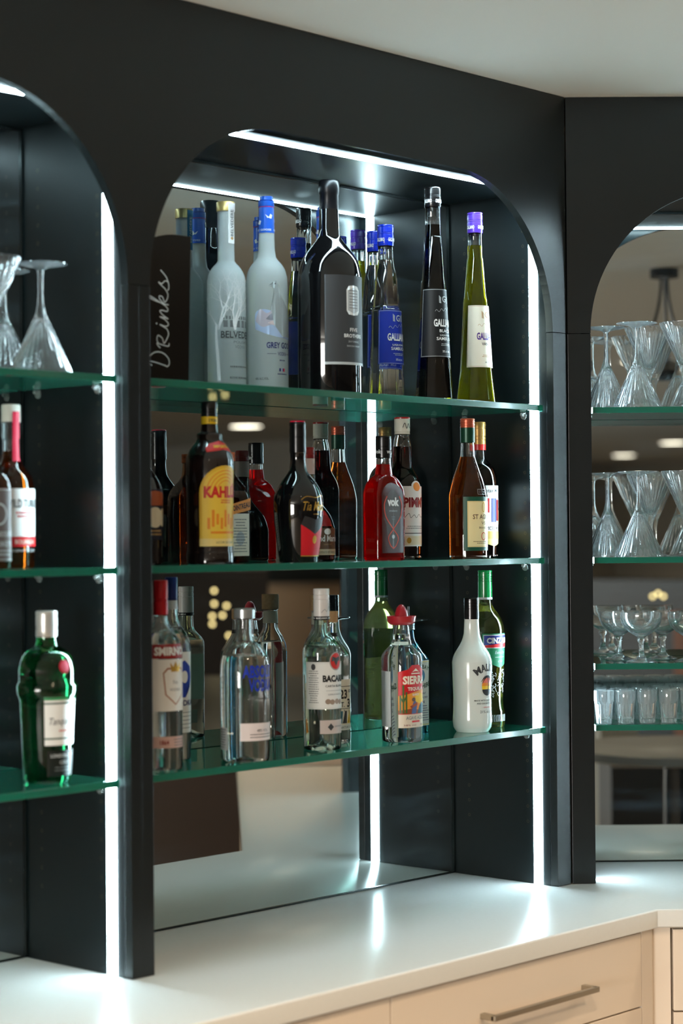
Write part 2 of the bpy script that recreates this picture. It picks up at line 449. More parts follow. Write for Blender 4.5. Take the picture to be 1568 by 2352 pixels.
def bay(label, loc, rotz, pl, pr_, shelves, strips=('right', 'top'), deep=False):
    t = empty('arched_display_cabinet', loc, rotz)
    tag(t, label, 'cabinet')
    bm = bmesh.new(); prism(bm, arch_outline(pl, pr_), 0, .018)
    link('arch_panel', bm, DARK, t)
    for x0, x1 in ((-BW-pl, -BW), (0, pr_)):
        link('post', bx(x0, x1, 0, .018, 0.0005, ZS-.0006, bev=.0006), DARK, t)
    holes = [ZS+.22-.032*k for k in range(40)]
    for sx, x0, x1, xi in ((1, 0, .018, 0), (-1, -BW-.018, -BW, -BW)):
        bm = bx(x0, x1, .0186, .30, 0.0005, H-.02)
        for z in holes:
            if z < .06: continue
            for y in (.0773, .2368): hole(bm, xi, y, z, sx)
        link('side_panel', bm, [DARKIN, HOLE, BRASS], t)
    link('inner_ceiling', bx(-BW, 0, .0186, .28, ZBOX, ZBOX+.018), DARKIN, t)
    link('mirror', bx(-BW+.0005, -.0005, DEP, DEP+.004, .003, ZBOX-.002), MIRROR, t)
    bm = bmesh.new(); box(bm, -BW, 0, DEP-.003, DEP, .0008, .0035); box(bm, -BW, 0, DEP-.004, DEP, ZBOX-.005, ZBOX-.0005)
    box(bm, -.004, -.0002, DEP-.004, DEP, .004, ZBOX-.006)
    link('mirror_trim', bm, C_('dark_mirror_trim', 30, 36, 36, .25, .7), t)
    for k in strips: led_strip(t, k, .068 if deep and k == 'right' else .05)
    # clear pins that carry the shelves
    for z in shelves:
        for xi, sx in ((0, -1), (-BW, 1)):
            for y in (.0773, .2368):
                bm = bmesh.new(); zz = z-.0135-.004
                tube(bm, [(xi, y, zz), (xi+sx*.011, y, zz)], .0032, 10)
                tube(bm, [(xi+sx*.001, y, zz-.0035), (xi+sx*.003, y, zz-.0035)], .0072, 16)
                box(bm, min(xi, xi+sx*.009), max(xi, xi+sx*.009), y-.004, y+.004, zz+.001, zz+.004)
                link('shelf_pin', bm, PLASTIC, t)
    return t
def shelf(label, loc, rotz, ztop):
    bm = bmesh.new(); x0, x1, y0, y1, z0, z1 = -BW+.006, -.006, .0226, .272, ztop-.0127, ztop
    box(bm, x0, x1, y0, y1, z0, z1)
    es = [e for e in bm.edges if abs(e.verts[0].co.y-y0) < 1e-6 and abs(e.verts[1].co.y-y0) < 1e-6]
    bmesh.ops.bevel(bm, geom=es, offset=.0012, segments=2, profile=.7, affect='EDGES')
    bmesh.ops.recalc_face_normals(bm, faces=bm.faces[:])
    for f in bm.faces: f.material_index = 0 if abs(f.normal.z) > .99 else 1
    o = link('glass_shelf', bm, [SHELF, SHELF_EDGE], None, loc=loc, rotz=rotz)
    return tag(o, label, 'shelf')
E1 = Vector((CS, SN, 0)); E2 = Vector((-SN, CS, 0)); OC = Vector((CX, 0, 0))
RO = OC + E1*(.0507+BW)
def rloc(s_, d, z): return OC + E1*s_ + E2*d + Vector((0, 0, z))
bay('dark arched display bay in the middle, holding bottles on three glass shelves', (0, 0, 0), 0, PW/2, CX-.0012, (SH1, SH2, SH3))
bay('dark arched display bay at the left, mostly cut off by the photo edge', (-BW-PW, 0, 0), 0, PW/2, PW/2, (1.0068, .6861, .3312))
bay('dark arched bay on the angled wall, holding rows of stemmed glasses', RO, PHI, .0507-.0022, .05, (1.004, .6855, .4605, .3312), ('right', 'left', 'top'), deep=True)
for nm, z in (('top', SH1), ('middle', SH2), ('bottom', SH3)):
    shelf({'top': 'glass shelf under the tall tapered bottles, highest in the middle bay', 'middle': 'glass shelf under the liqueur bottles, second in the middle bay',
           'bottom': 'glass shelf under the clear spirit bottles, lowest in the middle bay'}[nm], (0, 0, 0), 0, z)
for z, l in ((1.0068, 'glass shelf under upturned stemmed glasses in the left bay'), (.6861, 'glass shelf under the whiskey bottles in the left bay'), (.3312, 'glass shelf under the green gin bottle in the left bay')):
    shelf(l, (-BW-PW, 0, 0), 0, z)
for z, l in ((1.004, 'glass shelf under the highest row of ribbed cocktail glasses, right bay'), (.6855, 'glass shelf under the second row of ribbed cocktail glasses, right bay'),
             (.4605, 'glass shelf under the coupe glasses in the right bay'), (.3312, 'glass shelf under the packed small tumblers in the right bay')):
    shelf(l, RO, PHI, z)

# ------------------------------------------------------------------ worktop and base cabinets
F = .3005; KX, KY = -.0788, -F
rc = lambda s_, d: (CX+s_*CS-d*SN, s_*SN+d*CS)
bm = bmesh.new()
pts = [(-2.4, .29), (-2.4, -F), (KX, KY), rc(1.9, -.2992), rc(1.9, .29), rc(-.02, .30), (.02, .29)]
prism_xy(bm, pts, -.0365, 0)
es = [e for e in bm.edges if abs(e.verts[0].co.z-e.verts[1].co.z) < 1e-6]
bmesh.ops.bevel(bm, geom=es, offset=.004, segments=4, profile=.5, affect='EDGES')
tag(link('worktop', bm, TOP, smooth=40), 'pale speckled stone worktop running under the dark display bays', 'worktop')
def drawer(parent, x0, x1, z0, z1, yf, handle=None):
    d = link('drawer', bx(x0, x1, yf, yf+.018, z0, z1, bev=.0015), CARC, parent)
    if handle:
        hx0, hx1, hz = handle; bm = bmesh.new()
        box(bm, hx0, hx1, yf-.034, yf-.024, hz-.005, hz+.005, bev=.0012)
        for a in (hx0, hx1-.012): box(bm, a, a+.012, yf-.030, yf+.001, hz-.005, hz+.005, bev=.0008)
        h = link('handle', bm, STEEL, d); tag(h, 'flat brushed nickel bar handle')
    return d
def unit(label, loc, rotz, x0, x1, splits, stile=0., hnd=None, group=None):
    t = empty('drawer_cabinet', loc, rotz); tag(t, label, 'cabinet', group)
    bm = bmesh.new(); box(bm, x0+.001, x1-.001, -.268, .28, FLOOR+.1, -.0372); link('carcass', bm, CARC, t)
    link('plinth', bx(x0, x1, -.22, -.2, FLOOR, FLOOR+.1), DARK, t)
    zs = [-.0395]+splits
    for i in range(len(zs)-1):
        drawer(t, x0+.0015, x1-.0015-stile, zs[i+1]+.0016, zs[i]-.0016, -.2885, hnd if i == 0 else (hnd[0], hnd[1], (zs[i]+zs[i+1])/2+.03) if hnd else None)
    if stile: link('stile', bx(x1-stile, x1, -.2885, -.262, FLOOR+.1, -.0395), CARC, t)
    return t
unit('cream cabinet with a long nickel handled drawer, right under the worktop bend', (0, 0, 0), 0, -.852, -.082, [-.185, -.46, -.82], .035, (-.615, -.303, -.1145))
unit('cream cabinet under the worktop, left of the long nickel handled drawer', (0, 0, 0), 0, -1.62, -.852, [-.185, -.46, -.82], 0, (-1.4, -1.08, -.1145))
# the angled run: local x along the right wall, front towards -y
u = unit('cream cabinet on the angled wall side, right of the worktop bend', OC, PHI, .16, .86, [-.2018, -.46, -.82], 0, (.38, .66, -.12))
u = unit('far cream cabinet on the angled side, seen only in the mirror', OC, PHI, .862, 1.88, [-.2018, -.46, -.82], 0, None)
bm = bmesh.new(); prism_xy(bm, [(-.081, -.283), (-.072, -.283), rc(.157, -.283), rc(.157, -.26), (-.081, -.2)], FLOOR+.1, -.0372)
tag(link('corner_filler_panel', bm, CARC), 'narrow cream filler panel closing the corner between the drawer cabinets', 'panel')

# ------------------------------------------------------------------ bottles
def ring_cap(bm, pr, ridges, sec=ROUND):
    """screw cap: profile with small raised bands"""
    z0, z1 = pr[0][1], pr[-1][1]; out = []
    for r, z in pr: out.append((r, z))
    for zr in ridges:
        z = z0+(z1-z0)*zr; r = prof_r(pr, z)
        out += [(r, z-.0011), (r-.0008, z-.0006), (r-.0008, z+.0006), (r, z+.0011)]
    out.sort(key=lambda q: q[1]); lathe(bm, out, sec)
MILLI = lambda pr: [(r/1000, z/1000) for r, z in pr]
def bottle(name, label, x, y, shelf_z, prof, cap_z, glass, liquid=None, fill=None, cap=BLKCAP, ridges=(.35, .6, .68), sec=ROUND, rn=None,
           foil=None, wall=.0028, punt=.006, rotz=0., group=None, solid=False, cat='bottle', tip=True, capname='cap', smooth=1):
    """prof in millimetres, from the foot up; cap_z where the cap starts; fill = liquid level; foil = list of (z0, z1, material, part name)"""
    pr = MILLI(prof); pr = [(pr[0][0], 0.0)] + [q for q in pr if q[1] > .0025 and q[1] > 0]
    pr = smooth_prof(pr, smooth)
    zc = cap_z/1000 if cap_z else pr[-1][1]; top = pr[-1][1]
    t = empty(name, (x, y, shelf_z+.0003), rotz); tag(t, label, cat, group)
    body = cut(pr, 0, zc)
    if foil:
        pass
    bm = bmesh.new()
    if solid:
        lathe(bm, body, sec, rn, punt=punt)
    else:
        lathe(bm, body, sec, rn, punt=punt)
        if fill is not None and fill/1000 < zc-.004:       # air space above the liquid
            air = [(max(r-wall, .003), z) for r, z in cut(body, fill/1000, zc-.002)]
            lathe(bm, air, sec, rn-wall if rn else None, flip=True)
    g = link('glass_body', bm, glass, t, smooth=35)
    if liquid is not None:
        lq = [(max(r-wall-.0006, .002), z) for r, z in cut(body, .006, (fill/1000-.0006) if fill else zc-.004)]
        bm = bmesh.new(); lathe(bm, lq, sec, rn-wall if rn else None, punt=punt*.8)
        link('liquid', bm, liquid, t, smooth=35)
    if cap_z and cap is not None:
        cp = cut(pr, zc, top); bm = bmesh.new()
        cp = [(r+.0004, z) for r, z in cp]
        ring_cap(bm, cp, ridges); link(capname, bm, cap, t, smooth=40)
    if foil:
        for z0, z1, m_, nm in foil:
            fp = [(r+.0005, z) for r, z in cut(pr, z0/1000, z1/1000)]; bm = bmesh.new()
            lathe(bm, fp, ROUND, cap0=False, cap1=False); link(nm, bm, m_, t, smooth=40)
    t_pr = pr
    return t, t_pr
Z = lambda v: v/1000

# ---- top shelf
S1 = SH1
# frosted bottle with etched tree
P_ = [(36.9,0),(36.9,216.1),(34.0,228.6),(26.5,241.0),(18.2,249.3),(15.7,255.1),(15.7,282.4),(15.7,346.2),(17.0,347.1),(17.2,364),(16.6,365.3)]
t, pr = bottle('vodka_bottle', 'frosted bottle with etched white tree and gold topped stopper, top shelf', -.7305, .2225, S1, P_, 347, FROST, cap=C_('pale_gold_cap', 214, 186, 120, .3, .5), ridges=(), capname='stopper')
p = Print(); rnd = random.Random(3)
def branch(p, x, z, ang, l, w, dep, m_):
    pts = [(x, z)]
    for i in range(5):
        ang += rnd.uniform(-.16, .16); x += math.sin(ang)*l/5; z += math.cos(ang)*l/5; pts.append((x, z))
    p.stroke(pts, w*1.7, m_, taper=.6)
    if dep > 0:
        for sgn in (-1, 1): branch(p, x, z, ang+sgn*rnd.uniform(.3, .6), l*rnd.uniform(.6, .8), w*.6, dep-1, m_)
ETCH = C_('etched_white', 252, 255, 255, .6)
for x0, k in ((-.043, 1), (-.012, -1), (.03, 1)):
    if k == 1: branch(p, x0, .025, .02, .1, .0045, 0, ETCH); 
    branch(p, x0, .12, -.35, .035, .0026, 4, ETCH); branch(p, x0, .12, .35, .035, .0026, 4, ETCH); branch(p, x0, .12, 0.02, .04, .0026, 4, ETCH)
for i in range(6): p.rect(-.034+i*.0125, -.026+i*.0125, .124, .137, GREY)
for i in range(12): p.rect(-.036+i*.0063, -.0325+i*.0063, .139, .145, GREY)
p.text('BELVEDERE', 0, .110, .078, .013, DGREY, bold=.012); p.text('POLISH', 0, .096, .03, .005, GREY); p.text('VODKA', 0, .087, .024, .006, GREY)
p.lines(0, .048, .05, 1, .004, .003, GREY); p.lines(0, .027, .046, 1, .004, .0035, GREY)
p.build('etched_print', t, pr, ROUND, .0369)
p = Print(); p.rect(-.0075, .0075, .285, .362, WHITE); p.text('BELVEDERE', 0, .324, .05, .006, DGREY, rot=PI/2, bold=.01); p.disc(0, .295, .003, .003, TAN)
p.build('tax_strip', t, [(r+.001, z) for r, z in pr], ROUND, .0157, step=.0015)
p = Print(); p.rect(-.007, .007, .285, .362, C_('strip_blue', 30, 120, 168)); p.text('BELVEDERE', 0, .324, .05, .005, WHITE, rot=PI/2, bold=.01)
p.build('back_strip', t, [(r+.001, z) for r, z in pr], ROUND, .0157, step=.0015).rotation_euler = (0, 0, PI*.98)
# grey goose pair
P_ = [(40.1,0),(40.1,206.5),(39.2,223.2),(35.9,238.2),(30.0,248.3),(22.5,256.6),(16.7,264.9),(15.9,277.5),(15.0,308.3),(15.0,309.2),(14.2,359.3),(15.0,360.9),(15.0,370.9),(12.5,372.6),(12.5,379.3)]
CAPB = C_('bright_blue_cap', 28, 92, 200, .3, coat=.3)
def goose(label, x, y):
    t, pr = bottle('vodka_bottle', label, x, y, S1, P_, 309, FROST, cap=CAPB, ridges=(.7, .88), group=None)
    p = Print()
    for a, z in ((-.008, .338), (.014, .332), (-.03, .327), (.034, .345)):
        for k in range(3): p.poly([(a, z), (a+.004+k*.001, z+.007-k*.003), (a+.0085-k*.001, z+.004-k*.003), (a+.003, z-.002)], WHITE, .0009)
        p.poly([(a+.002, z), (a-.006, z+.006), (a-.002, z-.001)], WHITE, .0009)
    p.text('GREY GOOSE   GREY GOOSE', 0, .3145, .08, .0035, WHITE, bold=.01); p.rect(-.047, .047, .3585, .3595, C_('pink_line', 196, 60, 120))
    p.build('foil_print', t, [(r+.0006, z) for r, z in pr], ROUND, .015, step=.0015)
    p = Print()
    SKY = C_('pale_blue_print', 172, 192, 222, .6); MT = C_('mauve_print', 186, 180, 192, .6); MD = C_('slate_print', 132, 134, 146, .6); PK = C_('rose_print', 212, 194, 194, .6)
    cl = lambda q: catmull(q+[q[0]], 4)[:-1]
    p.poly(cl([(-.055, .122), (-.03, .112), (.0, .106), (.045, .106), (.047, .146), (.03, .157), (.012, .150), (-.01, .153), (-.038, .160), (-.055, .152)]), SKY, .0003)
    p.poly(cl([(-.055, .138), (-.04, .126), (-.02, .130), (.01, .118), (.04, .112), (.044, .136), (.028, .147), (.008, .156), (-.006, .168), (-.020, .160), (-.032, .152), (-.045, .160)]), MT, .00045)
    p.poly(cl([(-.034, .141), (-.022, .139), (-.010, .145), (-.004, .142), (-.002, .148), (-.012, .155), (-.024, .151)]), MD, .0006)
    p.poly(cl([(-.012, .158), (-.006, .166), (-.001, .158), (.006, .150), (-.002, .148)]), PK, .0007); p.poly(cl([(-.03, .134), (-.012, .127), (.02, .116), (.026, .122), (.004, .136), (-.016, .139)]), PK, .0007)
    GB = C_('goose_grey', 150, 158, 158, .6)
    p.poly([(-.0205, .208), (-.028, .2045), (-.0215, .203), (-.018, .198), (-.019, .18), (-.024, .16), (-.018, .13), (.0, .108), (.03, .108), (.03, .15), (.01, .17), (-.006, .19), (-.008, .206), (-.013, .214), (-.018, .213)], GB, .0008)
    p.disc(-.0155, .2085, .0014, .0014, BLACK, .001)
    p.text('GREY GOOSE', 0, .0915, .066, .0115, NAVY, bold=.02); p.text('VODKA', 0, .0755, .022, .007, NAVY); p.rect(-.032, -.014, .075, .0757, NAVY); p.rect(.014, .032, .075, .0757, NAVY)
    p.lines(0, .062, .02, 1, .004, .002, NAVY); p.rect(-.008, -.004, .042, .048, NAVY); p.rect(0, .003, .042, .048, NAVY); p.rect(.003, .006, .042, .048, RED)
    p.lines(0, .036, .025, 1, .004, .002, NAVY); p.text('40% ALC./VOL.', -.042, .028, .026, .0045, DGREY)
    p.build('printed_picture', t, pr, ROUND, .0401)
goose('frosted bottle with blue cap and printed flying goose, beside the etched tree bottle', -.6589, .185)
goose('frosted blue capped goose bottle hidden behind the large black wine bottle', -.491, .192)
# large wine bottle
P_ = [(61.3,0),(62.3,4),(61.5,227.0),(57.3,252.3),(48.9,269.1),(38.8,281.7),(28.6,294.4),(23.6,301.1),(21.1,307.0),(19.0,357.6),(18.1,385.4),(19.8,388.7),(19.8,410.6),(17.7,414.0)]
t, pr = bottle('wine_bottle', 'oversized black wine bottle with dark grey label, tallest shoulders on the top shelf', -.5587, .114, S1, P_, 357.6, BLACKG, cap=C_('black_foil', 16, 17, 20, .3, .3), ridges=(), solid=True, capname='foil_capsule', punt=.02)
p = Print(); LBL = C_('charcoal_label', 58, 60, 62, .6)
p.rect(-.06, .06, .0593, .2253, LBL); p.rect(-.06, .06, .0543, .0593, LGREY)
p.poly([(-.017+.0, .157), (-.012, .150), (.0, .1485), (.012, .150), (.017, .157), (.017, .197), (.012, .2045), (0, .206), (-.012, .2045), (-.017, .197)], WHITE, .0005)
p.poly([(-.0145, .158), (0, .152), (.0145, .158), (.0145, .196), (0, .202), (-.0145, .196)], LGREY, .0007)
for i in range(7): p.rect(-.011, .011, .162+i*.0055, .1635+i*.0055, GREY, .0009)
p.text('FIVE', 0, .121, .02, .007, WHITE, bold=.02); p.text('BROTHERS', 0, .1095, .046, .007, WHITE, bold=.02); p.text('2017 SHIRAZ', 0, .0985, .028, .0035, LGREY); p.text('BAROSSA VALLEY', 0, .090, .034, .0032, LGREY)
p.build('label', t, pr, ROUND, .0615)
# tapered liqueur bottles
G12 = Sec('facet', facets=12, N=96)
def gprint(t, pr, l0, l1, ang, paper, ink, edge, txt, sub, sub2, capz, capink, thin=None):
    rr = prof_r(pr, (l0+l1)/2); a = ang*rr; p = Print()
    k = (l0-l1)/.1
    p.rect(-a, a, l1, l0, paper); p.frame(-a+.0015, a-.0015, l1+.0015, l0-.0015, .0006, edge)
    zc = l1+(l0-l1)*.50
    p.text(txt, 0, zc, .05, .0155, ink, bold=.03); p.text('G', 0, l1+(l0-l1)*.85, .011, .013, edge, bold=.01)
    for i in range(9):
        an = -1.2+i*.3; p.stroke([(-.007*math.cos(an*.4)-.002, l1+(l0-l1)*.79+i*.0013), (-.013, l1+(l0-l1)*.80+i*.0017)], .0009, edge)
        p.stroke([(.009, l1+(l0-l1)*.79+i*.0013), (.013, l1+(l0-l1)*.80+i*.0017)], .0009, edge)
    q = [(-.022+i*.0022, l1+(l0-l1)*.67+.003*math.sin(i*1.25)+.0004*i) for i in range(20)]; p.stroke(q, .0006, edge)
    z = zc-.016
    for w, h, tx in sub: p.text(tx, 0, z, w, h, thin or ink, bold=.015); z -= h+.0032
    p.lines(0, l1+(l0-l1)*.19, .03, 2, .003, .0012, edge); p.text(sub2, 0, l1+(l0-l1)*.085, .018, .0045, thin or ink)
    p.build('label', t, [(r*.9995+.0003, z) for r, z in pr], ROUND, rr)
    p = Print()
    for a in (-.024, 0, .024): p.text(txt, a, capz, .017, .0075, capink, bold=.03)
    p.build('cap_print', t, [(r+.0008, z) for r, z in pr], ROUND, .016, step=.0015)
CAPBL = C_('royal_blue_cap', 18, 50, 190, .22, coat=.5); BLBL = C_('royal_blue_label', 20, 48, 160, .5); CRM = C_('cream_label', 244, 240, 222, .5); VIO = C_('violet_print', 84, 48, 140)
GB = [(37.0,0),(36.5,9),(33.4,66.1),(34.3,69.6),(29.9,184.0),(27.7,186.6),(26.8,195.4),(21.1,262.3),(19.4,265.8),(16.4,283.4),(15.8,292.2),(15.4,312),(16.2,313.5),(16.3,353.8),(15.8,355.5)]
for x, y, lb in ((-.3459, .158, 'tapered clear bottle with blue cap and blue label, front one of the pair'), (-.2988, .230, 'tapered clear bottle with blue cap, standing behind its blue labelled twin')):
    t, pr = bottle('sambuca_bottle', lb, x, y, S1, GB, 313, GLASS, fill=285, cap=CAPBL, ridges=(.3, .55, .62, .9), sec=G12, rn=.012, smooth=0)
    gprint(t, pr, .1813, .0722, 1.36, BLBL, WHITE, LGREY, 'GALLIANO', [(.03, .004, 'LIQUORE'), (.036, .0065, 'SAMBUCA')], '30% alc./vol.', .325, WHITE)
GBK = [(38.9,0),(38.6,4),(33.6,77.4),(32.7,86.2),(25.6,225.8),(24.7,240.9),(23.4,245.3),(17.7,331.9),(16.3,333.6),(15.7,358.4),(15.5,392.9),(16.3,394.6),(16.3,431.7),(15.9,433.5)]
t, pr = bottle('sambuca_bottle', 'tall tapered bottle of black liqueur with black cap and black label', -.2677, .099, S1, GBK, 393.7, GLASS, tint_mat('black_liqueur', (.012, .012, .02)), fill=358, cap=BLKCAP, ridges=(.3, .55, .62, .9), sec=G12, rn=.012, smooth=0)
gprint(t, pr, .2258, .0871, 1.8, C_('black_label', 16, 17, 20, .5), WHITE, LGREY, 'GALLIANO', [(.028, .006, 'BLACK'), (.026, .0035, 'LIQUORE'), (.040, .0065, 'SAMBUCA')], '30% alc./vol.', .405, WHITE)
GY = [(41.9,0),(41.6,6.2),(33.7,71.7),(33.7,76.3),(26.4,205.5),(25.5,219.2),(24.1,223.8),(17.8,303.9),(16.4,306.6),(15.5,333.0),(15.0,357),(15.9,359),(15.9,399.4),(15.5,401.3)]
t, pr = bottle('liqueur_bottle', 'tapered bottle of yellow green liqueur with purple cap and cream label', -.1131, .115, S1, GY, 358.5, GLASS, tint_mat('yellow_liqueur', (.78, .74, .05), .12), fill=333, cap=PURPLE, ridges=(.3, .55, .62, .9), sec=G12, rn=.012, smooth=0)
gprint(t, pr, .2055, .0763, 1.5, CRM, VIO, TAN, 'GALLIANO', [(.03, .006, 'VANILLA')], 'alc. 30%/vol.', .370, WHITE, DGREY)
# drinks board
bm = bmesh.new(); pts = [(-.128, 0), (.042, 0), (.050, .2655), (.02, .2655)]
for i in range(1, 13):
    t_ = PI/2*i/12; pts.append((.02-.115*math.sin(t_), .2655-.075*(1-math.cos(t_))))
pts += [(-.118, .13)]
prism(bm, pts, 0, .004)
bo = link('drinks_sign', bm, mat('glossy_black_acrylic', s(12, 12, 12), .05), None, loc=(-.985, .1, S1+.0003))
tag(bo, 'glossy black curved sign with white handwritten Drinks, left end of top shelf', 'sign')
# handwriting, read upwards: local (u along text, v up) -> rotated a quarter turn
p = Print()
scr = [[(0,5),(4,20),(6,30),(7,38)], [(0,34),(5,39),(14,38),(22,28),(22,14),(14,3),(5,1),(0,5),(2,10)],
       [(30,18),(33,22),(37,24),(36,18),(34,8),(34,2),(38,1)], [(36,20),(42,24),(50,22),(46,14),(38,11),(44,6),(54,2),(62,5)],
       [(62,5),(66,14),(68,18),(66,8),(68,3),(72,3),(78,10)], [(69,24),(70,25)], [(78,10),(81,18),(80,8),(79,3),(84,12),(90,18),(92,14),(91,5),(95,3),(100,8)],
       [(100,8),(108,24),(114,38),(112,40),(107,28),(103,10),(102,2)], [(103,10),(110,18),(115,19),(114,13),(106,9),(112,4),(120,3),(128,8)],
       [(128,8),(134,16),(138,20),(136,14),(141,8),(139,2),(130,1),(126,3)], [(139,2),(148,6),(158,16)]]
for st in scr: p.stroke([(-.003-.00125*b, .030+.00107*a) for a, b in catmull(st)], .0022, C_('chalk_white', 196, 196, 192), .0005)
lt = p.build('lettering', bo, plane=True)

# ---- middle shelf
S2 = SH2
P_ = [(39.7,0),(42.0,3),(42.0,19.9),(40.5,23.8),(42.0,181.8),(42.4,184.9),(39.7,195.0),(35.0,205.1),(27.2,214.5),(23.3,220.7),(22.6,223.8),(23.3,229.3),(21.8,233.2),(14.0,235.5),(14.4,249.5),(14.4,262.7),(14.4,287.6),(14.0,289.2)]
KB = mat('dark_brown_glass', (.010, .005, .004), .04, spec=.7, coat=.3)
t, pr = bottle('coffee_liqueur_bottle', 'dark bottle with big yellow arched label and red lettering, middle shelf', -.912, .080, S2, P_, 262.7, KB, cap=BLKCAP, ridges=(.3, .5), solid=True,
               foil=[(249.5, 262.7, YEL, 'neck_band')])
p = Print(); KL = C_('mustard_label', 226, 182, 52, .5); RB = C_('bright_red_print', 206, 44, 40)
def arch(a, z0, z1, m_, off): 
    pts = [(-a, z0), (a, z0)]+[(a*math.cos(PI*i/16), z1-a*1.0+a*1.0*math.sin(PI*i/16)) for i in range(17)]
    p.poly(pts, m_, off)
arch(.0505, .0316, .1748, KL, .0003); arch(.046, .036, .170, C_('yellow_label', 238, 200, 70, .5), .0005)
for k in range(4): p.stroke([((.038-.006*k)*math.cos(PI*i/16), .122+(.044-.006*k)*math.sin(PI*i/16)) for i in range(17)], .0016, ORANGE)
p.text('KAHLÚA', 0, .130, .084, .026, RB, bold=.05); p.lines(0, .112, .03, 2, .004, .002, RB)
for i in range(9): p.rect(-.036+i*.008, -.031+i*.008, .062+.004*(i % 3), .082+.007*((i*5) % 3), ORANGE, .0007)
p.rect(-.0505, .0505, .0316, .045, C_('pale_yellow_print', 236, 212, 130), .0007); p.text('LICOR DE CAFE', 0, .0385, .04, .004, DGREY); p.rect(-.03, .03, .054, .058, ORANGE, .0008)
p.build('label', t, pr, ROUND, .0415)
p = Print(); p.poly([(-.03, .198), (-.033, .206), (-.026, .214), (0, .219), (.026, .214), (.033, .206), (.03, .198), (0, .203)], RB); p.text('IMPORTED', 0, .2085, .036, .0055, YEL, bold=.02)
p.build('shoulder_badge', t, pr, ROUND, .034)
p = Print(); p.text('1936', -.004, .256, .014, .006, DGREY, bold=.02); p.build('band_print', t, [(r+.0006, z) for r, z in pr], ROUND, .0144, step=.0015)
# square orange liqueur behind it
SQ = Sec('super', n=7, N=80)
P_ = [(39.1,0),(41.6,5),(41.6,121.8),(38.2,134.2),(29.9,146.7),(18.3,159.2),(12.1,171.6),(11.6,190.7),(13.3,192.4),(13.3,209.0)]
t, pr = bottle('orange_liqueur_bottle', 'square amber bottle with orange ribbon label, behind the yellow labelled dark bottle', -.7263, .226, S2, P_, 192.4, AMBERG, tint_mat('amber_liqueur', (.55, .3, .12)), fill=160, cap=C_('orange_cap', 200, 90, 30), sec=SQ, rn=.016, smooth=1)
p = Print(); p.rect(-.024, .024, .012, .092, PAPER); p.lines(0, .08, .038, 12, .0055, .0016, DGREY); p.disc(0, .045, .011, .013, LGREY)
p.poly([(-.029, .088), (.029, .100), (.029, .122), (-.029, .108)], ORANGE, .0007); p.text('COINTREAU', 0, .105, .052, .0105, BLACK, off=.001, bold=.03, rot=.2)
p.build('label', t, pr, SQ, .0416, rn=.016)
p = Print(); p.rect(-.02, .02, .02, .10, PAPER); p.build('back_label', t, pr, SQ, .0416, rn=.016).rotation_euler = (0, 0, PI)
# dark bottle at far left of middle shelf
P_ = [(35.3,0),(38.3,4),(38.3,128.6),(33.7,144.0),(27.6,155.5),(19.9,167.0),(13.8,182.3),(13.0,193.8),(13.0,228.3)]
t, pr = bottle('cream_liqueur_bottle', 'dark round bottle with brown and cream label, half hidden by the left post', -1.0316, .130, S2, P_, 200, KB, cap=C_('dark_cap', 34, 24, 20), solid=True, ridges=(.5,))
p = Print(); p.rect(-.043, .043, .044, .1325, C_('midnight_label', 20, 24, 44)); p.poly([(-.043, .104), (.043, .104), (.043, .124), (0, .130), (-.043, .124)], C_('rust_print', 168, 84, 50), .0006)
p.disc(0, .083, .019, .018, C_('ivory_print', 226, 212, 184), .0008); p.disc(.024, .083, .016, .016, C_('ivory_print', 226, 212, 184), .0007); p.lines(0, .058, .05, 2, .006, .003, TAN)
p.build('label', t, pr, ROUND, .0383)
# tulip shaped coffee liqueur
P_ = [(35.9,0),(40.4,33.6),(44.9,74.4),(46.1,94.8),(46.5,111.1),(45.3,123.4),(40.8,135.6),(36.7,143.8),(31.0,151.9),(24.5,160.1),(18.8,168.2),(15.5,176.4),(14.3,188.6),(14.3,203.3),(15.1,205.0),(15.1,258.0),(15.1,260.4),(13.9,262.1)]
t, pr = bottle('coffee_liqueur_bottle', 'black tulip shaped bottle with gold script and red corner label', -.6785, .087, S2, P_, 205, BLACKG, cap=BLKCAP, ridges=(.5, .8, .86), solid=True)
bm = bmesh.new(); lathe(bm, [(.0145, .2605), (.0148, .2632), (.013, .2645)]); link('cap_disc', bm, C_('crimson_cap_top', 190, 20, 50, .3), t, smooth=40)
p = Print(); p.text('Tia Maria', 0, .104, .054, .017, GOLD, bold=.004, shear=.35); p.stroke(catmull([(-.03, .116), (-.02, .122), (0, .120), (.018, .124), (.026, .119)]), .001, GOLD)
p.lines(0, .0885, .014, 1, .003, .0014, GOLD)
TR = C_('scarlet_label', 206, 24, 38, .45); CH = C_('charcoal_print', 40, 40, 42)
p.rect(-.031, .031, .0105, .0125, GOLD, .0004); p.poly([(-.031, .0125), (.031, .0125), (.031, .070), (0, .052), (-.031, .070)], TR, .0004)
p.poly([(-.031, .070), (0, .052), (.031, .070), (.024, .086), (0, .079), (-.024, .086)], CH, .0004); p.disc(0, .042, .0055, .0075, GOLD)
p.build('label', t, pr, ROUND, .045)
